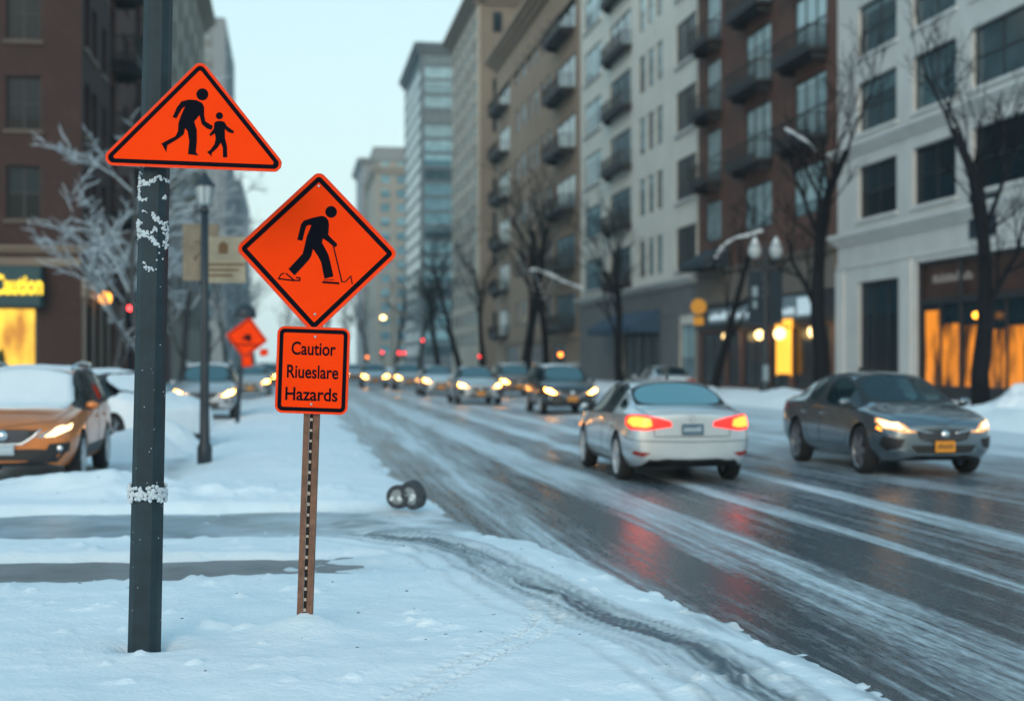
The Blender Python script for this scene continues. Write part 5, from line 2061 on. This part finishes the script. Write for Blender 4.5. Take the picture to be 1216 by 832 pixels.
for k in range(230):
    a = random.random() * 2 * math.pi
    mb.ball((math.cos(a) * (pole_r(zc) + .010), math.sin(a) * (pole_r(zc) + .010), zc + random.gauss(.006, .020)), random.uniform(.008, .017), 1, .55)
mb.build('snow_collar', M['pole_snow'], cb)


# ---- triangle sign on the steel pole
def sign_root(name, label, px, py, D, roll=0, group=None):
    g = pw(px, D, py)
    o = thing(name, label, 'sign', g, 0, group)
    o.rotation_euler = (Matrix.Rotation(-TH, 3, 'Z') @ Matrix.Rotation(roll, 3, 'Y')).to_euler()
    return o


def sign_panel(parent, poly, rad, rim, gap, line, name='panel', k=1.0):
    """orange plate with a worn red rim and a black line border; poly in metres in the x-z plane"""
    o0 = rounded(poly, rad)
    mb = MB(); mb.prism(o0, -.0005, .003)
    pn = mb.build(name, M['sign_orange'], parent)
    mb = MB(); mb.prism(o0, .0034, .0055); mb.build('back_plate', M['sign_back'], pn)
    i1 = rounded(offset_in(poly, rim), max(.004, rad - rim))
    mb = MB(); mb.ring(o0, i1, -.0022, -.0008); mb.build('rim', M['sign_edge'], pn)
    b0 = rounded(offset_in(poly, rim + gap), max(.004, rad - rim - gap)); b1 = rounded(offset_in(poly, rim + gap + line), max(.004, rad - rim - gap - line * .8))
    mb = MB(); mb.ring(b0, b1, -.0018, -.0009); mb.build('border', M['sign_black'], pn)
    return pn


def figure(parent, name, circles, polys, ox, oy, k, y0=-.0020, y1=-.0009):
    """black pictogram: crop pixels -> metres"""
    mb = MB()
    for (cx, cy, r) in circles:
        mb.prism([((cx + r * math.cos(a * math.pi / 16) - ox) * k, -(cy + r * math.sin(a * math.pi / 16) - oy) * k) for a in range(32)], y0, y1)
    for pl in polys:
        mb.prism([((x - ox) * k, -(y - oy) * k) for x, y in pl], y0, y1)
    return mb.build(name, M['sign_black'], parent)


DT = 8.03
kt = DT / F / 5.2
tri = [(-41.7, 705.6), (617, 53.5), (1173.4, 754)]
ox, oy = 570, 480
tr = sign_root('crossing_sign', 'orange triangular sign with an adult and child walking, high on the steel pole', 120 + ox / 5.2, 60 + oy / 5.2, DT)
pn = sign_panel(tr, [((x - ox) * kt, -(y - oy) * kt) for x, y in tri], 50 * kt, 9 * kt, 9 * kt, 26 * kt)
figure(pn, 'adult_figure', [(626, 272, 37)], [[(497, 315), (545, 304), (590, 307), (625, 325), (637, 350), (637, 400), (645, 438), (692, 468), (680, 492), (650, 480), (622, 455), (608, 400), (575, 440), (592, 490), (592, 560), (586, 628), (603, 650), (537, 640), (545, 560), (535, 500), (520, 480), (510, 520), (470, 550), (410, 585), (403, 628), (373, 575), (410, 555), (460, 530), (475, 500), (478, 450), (495, 400), (520, 345), (500, 360), (465, 420), (442, 412), (470, 350)]], ox, oy, kt)
figure(pn, 'child_figure', [(731, 404, 22)], [[(700, 447), (715, 437), (745, 436), (762, 442), (778, 468), (822, 500), (815, 513), (785, 505), (765, 485), (765, 540), (778, 590), (780, 660), (753, 660), (752, 600), (740, 570), (720, 600), (682, 636), (685, 657), (655, 628), (675, 615), (700, 580), (708, 545), (703, 512), (678, 530), (668, 520), (696, 486)]], ox, oy, kt)
mb = MB()
mb.box(-.24, .10, .006, .035, .03, .07); mb.box(-.24, .10, .006, .035, -.11, -.07)
mb.build('bracket', M['bolt'], tr)

# ---- diamond sign and text plaque on the brown slotted post
kd = 8.72 / F
ds = sign_root('warning_sign', 'orange diamond sign over an orange text plaque on a rusty slotted post', 361, 738, 8.72, R(2.0))
ds.location.z -= .0
zt = 440 * kd + .40
mb = MB()
hw = 9.3 * kd
y_f = .012
mb.box(-hw, -.011, y_f, y_f + .006, -.45, zt); mb.box(.011, hw, y_f, y_f + .006, -.45, zt)
mb.box(-hw, -hw + .006, y_f + .0062, y_f + .04, -.45, zt); mb.box(hw - .006, hw, y_f + .0062, y_f + .04, -.45, zt)
ps = mb.build('post', M['rust'], ds)
mb = MB()
mb.box(-.0108, .0108, y_f + .010, y_f + .014, -.45, zt - .002)
mb.build('slot_row', M['slot'], ps)
mb = MB()
z = -.2
random.seed(2)
while z < zt - .05:
    mb.box(-.0075, .0075, y_f + .002, y_f + .0092, z, z + .017 + random.uniform(-.003, .003))
    z += 12.6 * kd
mb.build('slot_bridge', M['slot_edge'], ps)
zc = 440.2 * kd
s = 97.5 * kd
dp = bpy.data.objects.new('diamond_panel', None)
pn = sign_panel(ds, [(-s * 1.0, zc), (-.002, zc + s * .985), (s * 1.0, zc), (-.002, zc - s * 1.02)], 9 * kd, 2.0 * kd, 2.6 * kd, 5.6 * kd, 'diamond_panel')
bpy.data.objects.remove(dp)
k7 = kd / 7.236
# crop pixel that sits at the post foot (0, 0), before the roll
cxp, cyp = (376.2 - 320) * 7.236, (298 - 230) * 7.236
fo = (cxp, cyp + zc / k7)
worker = [(285, 235), (360, 208), (430, 190), (455, 191), (475, 200), (495, 225), (503, 262), (500, 350), (535, 385), (575, 420), (578, 437), (565, 455), (540, 443), (500, 410), (455, 382), (448, 420), (478, 468), (507, 520), (530, 600), (557, 705), (480, 728), (465, 670), (447, 590), (420, 540), (372, 475), (362, 530), (345, 565), (290, 630), (222, 708), (168, 655), (215, 600), (285, 520), (300, 450), (315, 370), (352, 272), (325, 272), (308, 284), (295, 330), (280, 408), (235, 402), (245, 350), (262, 268)]
fg = figure(pn, 'walking_figure', [(517, 152, 50)], [worker], *fo, k7)
sp = stroke_polys([(548, 450), (590, 600), (630, 748)], 11) + stroke_polys([(628, 748), (662, 746), (688, 715), (706, 697), (720, 765)], 9)
figure(pn, 'stick', [], sp, *fo, k7, -.0027, -.0021)
sh = stroke_polys([(88, 738), (106, 702), (130, 692)], 10) + stroke_polys([(84, 740), (205, 752), (268, 750), (268, 728), (240, 726)], 12) + stroke_polys([(150, 695), (185, 722), (215, 745)], 12)
sh += stroke_polys([(468, 757), (602, 762)], 17) + stroke_polys([(480, 740), (560, 732)], 5)
for i, pl in enumerate(sh):
    pass
figure(pn, 'shoe', [], sh, *fo, k7, -.0027, -.0021)
zp = 298.5 * kd
pw_, ph_ = 43.2 * kd, 51.5 * kd
pp = sign_panel(ds, [(-pw_, zp - ph_), (pw_, zp - ph_), (pw_, zp + ph_), (-pw_, zp + ph_)], 9 * kd, 1.3 * kd, 1.6 * kd, 4.6 * kd, 'text_plaque')
pp.location.y = -.012
for s_, w_, dz, dx in (('Cautior', 52.5, 26.0, .6), ('Riueslare', 61, -1.5, .3), ('Hazards', 62, -28.0, -.2)):
    me = text_mesh(s_, w_ * kd, 15.8 * kd, .0012, .018)
    me.materials.append(M['sign_black'])
    t = bpy.data.objects.new('lettering', me); link(t, pp)
    t.location = (dx * kd, -.0016, zp + dz * kd - 7.6 * kd)
for par, spots in ((pn, ((-.002, zc + 77 * kd), (.002, zc - 75 * kd))), (pp, ((.01, zp + 40 * kd), (.0, zp - 40 * kd)))):
    mb = MB()
    for (bx, bz) in spots:
        mb.lathe([(.0085, -.004), (.0075, -.009), (.001, -.010)], 12, 'y', (bx, 0, bz))
    mb.build('bolt', M['bolt'], par)
mb = MB()
for k in range(40):
    a = random.random() * 6.28
    mb.ball((math.cos(a) * random.uniform(.03, .085), math.sin(a) * random.uniform(.03, .085) + .02, random.uniform(.0, .02)), random.uniform(.012, .028), 1, .4, 1, 1, .6)
o = mb.build('snow_clod', M['snow_lump'], ds)

# ---- lantern post
g = pw(243, 23.0)
l = thing('lamp_post', 'slim dark lamp post with a lantern top beside the tan sign boards', 'street lamp', (g.x, g.y, .1))
kl = 23.0 / F
zl = lambda py: CAMZ - .1 + (HY - py) * kl
mb = MB()
mb.lathe([(.12, -.1), (.12, .25), (.085, .32), (.075, .9), (.068, 2.2), (.06, zl(252))], 14)
mb.build('post', M['dark_metal'], l)
mb = MB()
mb.lathe([(.075, zl(252)), (.085, zl(250)), (.05, zl(247)), (.05, zl(244))], 14); mb.build('collar', M['dark_metal'], l)
mb = MB()
mb.lathe([(.06, zl(244)), (.115, zl(241)), (.15, zl(222)), (.15, zl(221)), (.0, zl(221))], 8, smooth=False); la = mb.build('lantern', M['globe_off'], l)
mb = MB()
mb.lathe([(.175, zl(221.5)), (.17, zl(220)), (.10, zl(213)), (.04, zl(207)), (.035, zl(205)), (.0, zl(203.5))], 8, smooth=False); mb.build('lantern_cap', M['dark_metal'], la)
mb = MB()
for k in range(8):
    a = 2 * math.pi * k / 8
    mb.tube([(.115 * math.cos(a), .115 * math.sin(a), zl(241)), (.152 * math.cos(a), .152 * math.sin(a), zl(221.5))], .008, 4)
mb.build('lantern_frame', M['dark_metal'], la)
for (nm, lb, x0, x1, y0, y1, m_, dy) in (('sign_board', 'weathered brown board on the left of the lamp post', 217, 260, 266, 333, 'tan_board', 24.0), ('sign_board', 'paler tan board on the right of the lamp post', 247, 292, 281, 336, 'tan_board2', 23.85)):
    k = dy / F
    o = sign_root(nm, lb, (x0 + x1) / 2, (y0 + y1) / 2, dy)
    w, h = (x1 - x0) / 2 * k, (y1 - y0) / 2 * k
    mb = MB(); mb.box(-w, w, -.012, .012, -h, h, .004); pb = mb.build('board', M[m_], o)
    mb = MB()
    random.seed(x0)
    if m_ == 'tan_board2':
        mb.box(-.14, .02, -.016, -.0125, .10, .27); mb.box(-.10, -.02, -.018, -.0165, .27, .30)
        for q in range(3):
            mb.box(-.30, .30 - q * .1, -.015, -.0125, -.10 - q * .09, -.06 - q * .09)
    else:
        mb.tube([(-.2, -.014, .1), (-.05, -.014, .2), (.05, -.014, .05), (-.1, -.014, -.1), (.0, -.014, -.25)], .018, 4)
    mb.build('sign_mark', M['plate_dark'] if m_ == 'tan_board2' else M['tan_board2'], pb)
    mb = MB(); xx = (243 - (x0 + x1) / 2) * k
    mb.box(xx - .05, xx + .05, -.85 if dy == 24.0 else -.72, .0, -.05, .05) if False else mb.box(xx - .04, xx + .04, .013, .05, -h * .8, h * .8)
    mb.build('bracket', M['dark_metal'], o)

# ---- small distant roadwork sign with hooded lamp
D = 38.0
k = D / F
o = sign_root('roadwork_sign', 'small tilted orange diamond sign with a plaque below on a dark post', 284, 505, D, R(0))
mb = MB()
mb.tube([(-.09, 0.09, -.2), (.10, 0.09, 100 * k), (.16, .09, 126 * k)], [.06, .05, .04], 8)
mb.build('post', M['dark_metal'], o)
zc2 = 104 * k
cx2 = 9 * k
a_ = R(-8)
def rot(x, z): return (cx2 + x * math.cos(a_) - z * math.sin(a_), zc2 + x * math.sin(a_) + z * math.cos(a_))
s2 = 25.5 * k
pn = sign_panel(o, [rot(-s2, 0), rot(0, s2), rot(s2, 0), rot(0, -s2)], 3 * k, .8 * k, .8 * k, 1.3 * k, 'diamond_panel')
mb = MB()
mb.prism([rot(x * k, z * k) for x, z in ((-6, -3), (-2, 3), (3, 5), (6, 0), (4, -5), (0, -2))], -.006, -.0012)
mb.prism([rot(x * k, z * k) for x, z in ((-14, -9), (15, -6), (15, -7.5), (-14, -10.5))], -.006, -.0012)
mb.build('pictogram', M['sign_black'], pn)
pp = sign_panel(o, [(cx2 - 5 * k, 69 * k), (cx2 + 7 * k, 70 * k), (cx2 + 6 * k, 84 * k), (cx2 - 6 * k, 83 * k)], 2 * k, .6 * k, .5 * k, .5 * k, 'text_plaque'); pp.location.y = -.014
pq = sign_panel(o, [(cx2 + 15 * k, 82 * k), (cx2 + 25 * k, 83 * k), (cx2 + 25 * k, 91 * k), (cx2 + 15 * k, 91 * k)], 2 * k, .6 * k, .5 * k, .5 * k, 'side_plaque'); pq.location.y = .05
mb = MB()
mb.lathe([(.02, .24), (.16, .20), (.27, .06), (.30, -.12), (.27, -.14), (.0, -.12)], 16, 'z', (6 * k, .20, 134 * k))
mb.build('lamp_hood', M['dark_metal'], o)

# ---- two small wheels thrown down in the snow
GW = 'two small wheels in the snow'
for i, (px, D, ry, rz, r, lb) in enumerate(((473.5, 16.1, R(4), R(68), .135, 'smaller grey snow filled wheel lying at the road edge'), (491, 16.0, R(-10), R(38), .165, 'larger black wheel standing at the road edge'))):
    g = pw(px, D)
    o = thing('small_wheel', lb, 'wheel', (g.x, g.y, r + .065), 0, GW)
    o.rotation_euler = (0, ry, rz)
    mb = MB()
    mb.lathe([(r * .62, -.05), (r * .85, -.065), (r, -.045), (r, .045), (r * .85, .065), (r * .62, .05)], 28, 'x', cap=False)
    mb.build('tyre', mat('snow dusted rubber', (.045, .055, .065), rough=.9, var=.5, vscale=18), o)
    mb = MB()
    mb.lathe([(r * .63, -.048), (r * .55, -.03), (r * .3, -.035), (.001, -.045)], 24, 'x', cap=False); mb.lathe([(r * .63, .048), (r * .55, .03), (r * .3, .035), (.001, .045)], 24, 'x', cap=False)
    for q in range(5):
        a = q * 1.2566
        mb.tube([(-.045, 0, 0), (-.040, r * .6 * math.cos(a), r * .6 * math.sin(a))], .012, 5)
        mb.tube([(.045, 0, 0), (.040, r * .6 * math.cos(a), r * .6 * math.sin(a))], .012, 5)
    mb.build('rim', mat('grey painted rim', (.30, .35, .38), rough=.6), o)
    mb = MB()
    for q in range(9):
        a = random.random() * 6.28
        sgn_ = -1 if q % 2 else 1
        mb.ball((sgn_ * .05, r * random.uniform(.1, .6) * math.cos(a), r * random.uniform(.1, .6) * math.sin(a)), random.uniform(.02, .04), 1, .5, .4, 1, 1)
    mb.build('snow_clump', M['snow_lump'], o)

# ---- twin globe lamp with banners
D = 62
k = D / F
g = pw(909, D)
o = thing('twin_lamp', 'dark lamp post with twin glass globes and two hanging banners', 'street lamp', g, -TH)
z_ = lambda py: CAMZ + (HY - py) * k
mb = MB()
mb.lathe([(.28, 0), (.28, .5), (.20, .6), (.16, 1.4), (.13, 3), (.10, z_(300)), (.05, z_(290))], 14)
mb.build('post', M['dark_metal'], o)
for sx in (-1, 1):
    mb = MB()
    mb.tube([(0, 0, z_(318)), (sx * .25, 0, z_(315)), (sx * .44, 0, z_(309))], .05, 6)
    ar = mb.build('arm', M['dark_metal'], o)
    mb = MB(); mb.ball((sx * .46, 0, z_(298)), .30, 2, 0, 1, 1, 1.15); gb = mb.build('globe', M['globe_off'], ar)
    mb = MB(); mb.lathe([(.22, z_(290)), (.12, z_(286)), (.03, z_(281))], 10, 'z', (sx * .46, 0, 0)); mb.build('finial', M['snow_lump'], gb)
    mb = MB()
    mb.box(sx * .16 if sx > 0 else -.74, .74 if sx > 0 else -.16, -.015, .015, z_(384), z_(322))
    bn = mb.build('banner', M['banner'], o)
    mb = MB()
    mb.box(min(sx * .05, sx * .78), max(sx * .05, sx * .78), -.025, .025, z_(321.5), z_(320)); mb.box(min(sx * .05, sx * .78), max(sx * .05, sx * .78), -.025, .025, z_(385.5), z_(384.3))
    mb.build('banner_rod', M['dark_metal'], bn)
    if sx < 0:
        mb = MB(); mb.box(-.58, -.34, -.02, -.0155, z_(352), z_(340)); mb.box(-.55, -.38, -.02, -.0155, z_(366), z_(357)); mb.build('banner_mark', M['shop_sign'], bn)
mb = MB(); mb.box(-.14, .10, -.19, -.12, .9, 1.6); mb.build('poster', M['shop_sign'], o)

# ---- amber round sign
D = 69
k = D / F
g = pw(829.5, D)
o = thing('round_sign', 'amber round sign above a small amber plate by the bare tree', 'sign', g, -TH)
z_ = lambda py: CAMZ + (HY - py) * k
mb = MB(); mb.tube([(0, .05, 0), (0, .05, z_(355))], .05, 8); mb.build('post', M['dark_metal'], o)
mb = MB(); mb.lathe([(.38, -.02), (.38, .02), (.001, .021)], 24, 'y', (0, 0, z_(364))); mb.build('disc', M['yellow_disc'], o)
mb = MB(); mb.box(-.25, .25, -.02, .02, z_(386), z_(376)); mb.build('plate', M['yellow_disc'], o)


# ---- traffic signals and far lamps
def signal(px, D, py, label, lamp='red_on', pole_m=None):
    k = D / F
    g = pw(px, D)
    o = thing('traffic_signal', label, 'traffic light', g, -TH, 'traffic signals down the street')
    z0 = CAMZ + (HY - py) * k
    mb = MB(); mb.tube([(0, .12, -.1), (0, .12, z0 - .2)], .08, 8); mb.build('post', M['dark_metal'], o)
    mb = MB(); mb.box(-.2, .2, -.06, .22, z0 - .95, z0 + .28, .03); h = mb.build('housing', M['black'], o)
    for i in range(3):
        zz = z0 - .36 * i
        mb = MB(); mb.lathe([(.14, -.062), (.12, -.09), (.001, -.10)], 16, 'y', (0, 0, zz)); ln = mb.build('lens', M[lamp] if i == 0 else M['lens_off'], h)
        mb = MB()
        for a0 in range(0, 8):
            a, b2 = math.pi * a0 / 8, math.pi * (a0 + 1) / 8
            mb.quad((.15 * math.cos(a), -.06, zz + .15 * math.sin(a)), (.15 * math.cos(b2), -.06, zz + .15 * math.sin(b2)), (.15 * math.cos(b2), -.24, zz + .15 * math.sin(b2)), (.15 * math.cos(a), -.24, zz + .15 * math.sin(a)))
        mb.build('visor', M['black'], ln)
    return o


signal(665.5, 104, 421, 'signal with an orange red lamp above the black car', 'orange_on')
signal(570, 160, 423, 'dim red signal above the silver sedan in the queue')
signal(502, 225, 404, 'far red signal high at the foot of the glass tower')
signal(474, 200, 419, 'brightest red signal left of the glass tower')
signal(480, 206, 419, 'red signal paired close behind the brightest one')
signal(454, 215, 418, 'red signal above the whitish car at the left end of the queue')
signal(436, 215, 424, 'orange signal just right of the text plaque', 'orange_on')
signal(155, 78, 366, 'red signal beside the steel pole before the brick front')
g = pw(455, 235)
o = thing('street_lamp', 'far lit yellow street lamp right of the diamond sign', 'street lamp', g, -TH)
zz = CAMZ + (HY - 377) * 235 / F
mb = MB(); mb.tube([(1.6, 0, -.1), (1.6, 0, zz + .2), (1.2, 0, zz + .6), (0, 0, zz + .5)], .1, 8); mb.build('post', M['dark_metal'], o)
mb = MB(); mb.ball((0, 0, zz), .42, 2, 0, 1, 1, .7); mb.build('lamp_head', M['yellow_on'], o)


mb = MB()
random.seed(12)
for k in range(90):
    x, y = random.uniform(-1.6, 2.2), random.uniform(6.8, 12.5)
    if random.random() < .4: x, y = random.uniform(-6, 2), random.uniform(12, 19)
    zz = float(snow_h(np.array([[x]]), np.array([[y]]))[0, 0])
    if zz > .02:
        mb.ball((x, y, zz), random.uniform(.003, .011), 1, .5, random.uniform(.8, 2), 1, .5)
tag(mb.build('debris', M['slot']), kind='stuff')


# ================================================================== HAZE
hz = MB()
hz.box(-420, 420, -40, 640, -1.05, 71)
hm_ = bpy.data.materials.new('winter haze')
hm_.use_nodes = True
t = hm_.node_tree
t.nodes.clear()
mo = t.nodes.new('ShaderNodeOutputMaterial')
pv = t.nodes.new('ShaderNodeVolumePrincipled')
pv.inputs['Color'].default_value = (.80, .94, .99, 1)
pv.inputs['Density'].default_value = 0.00021
pv.inputs['Anisotropy'].default_value = 0.2
t.links.new(pv.outputs[0], mo.inputs['Volume'])
h = hz.build('haze', hm_)
tag(h, kind='stuff')
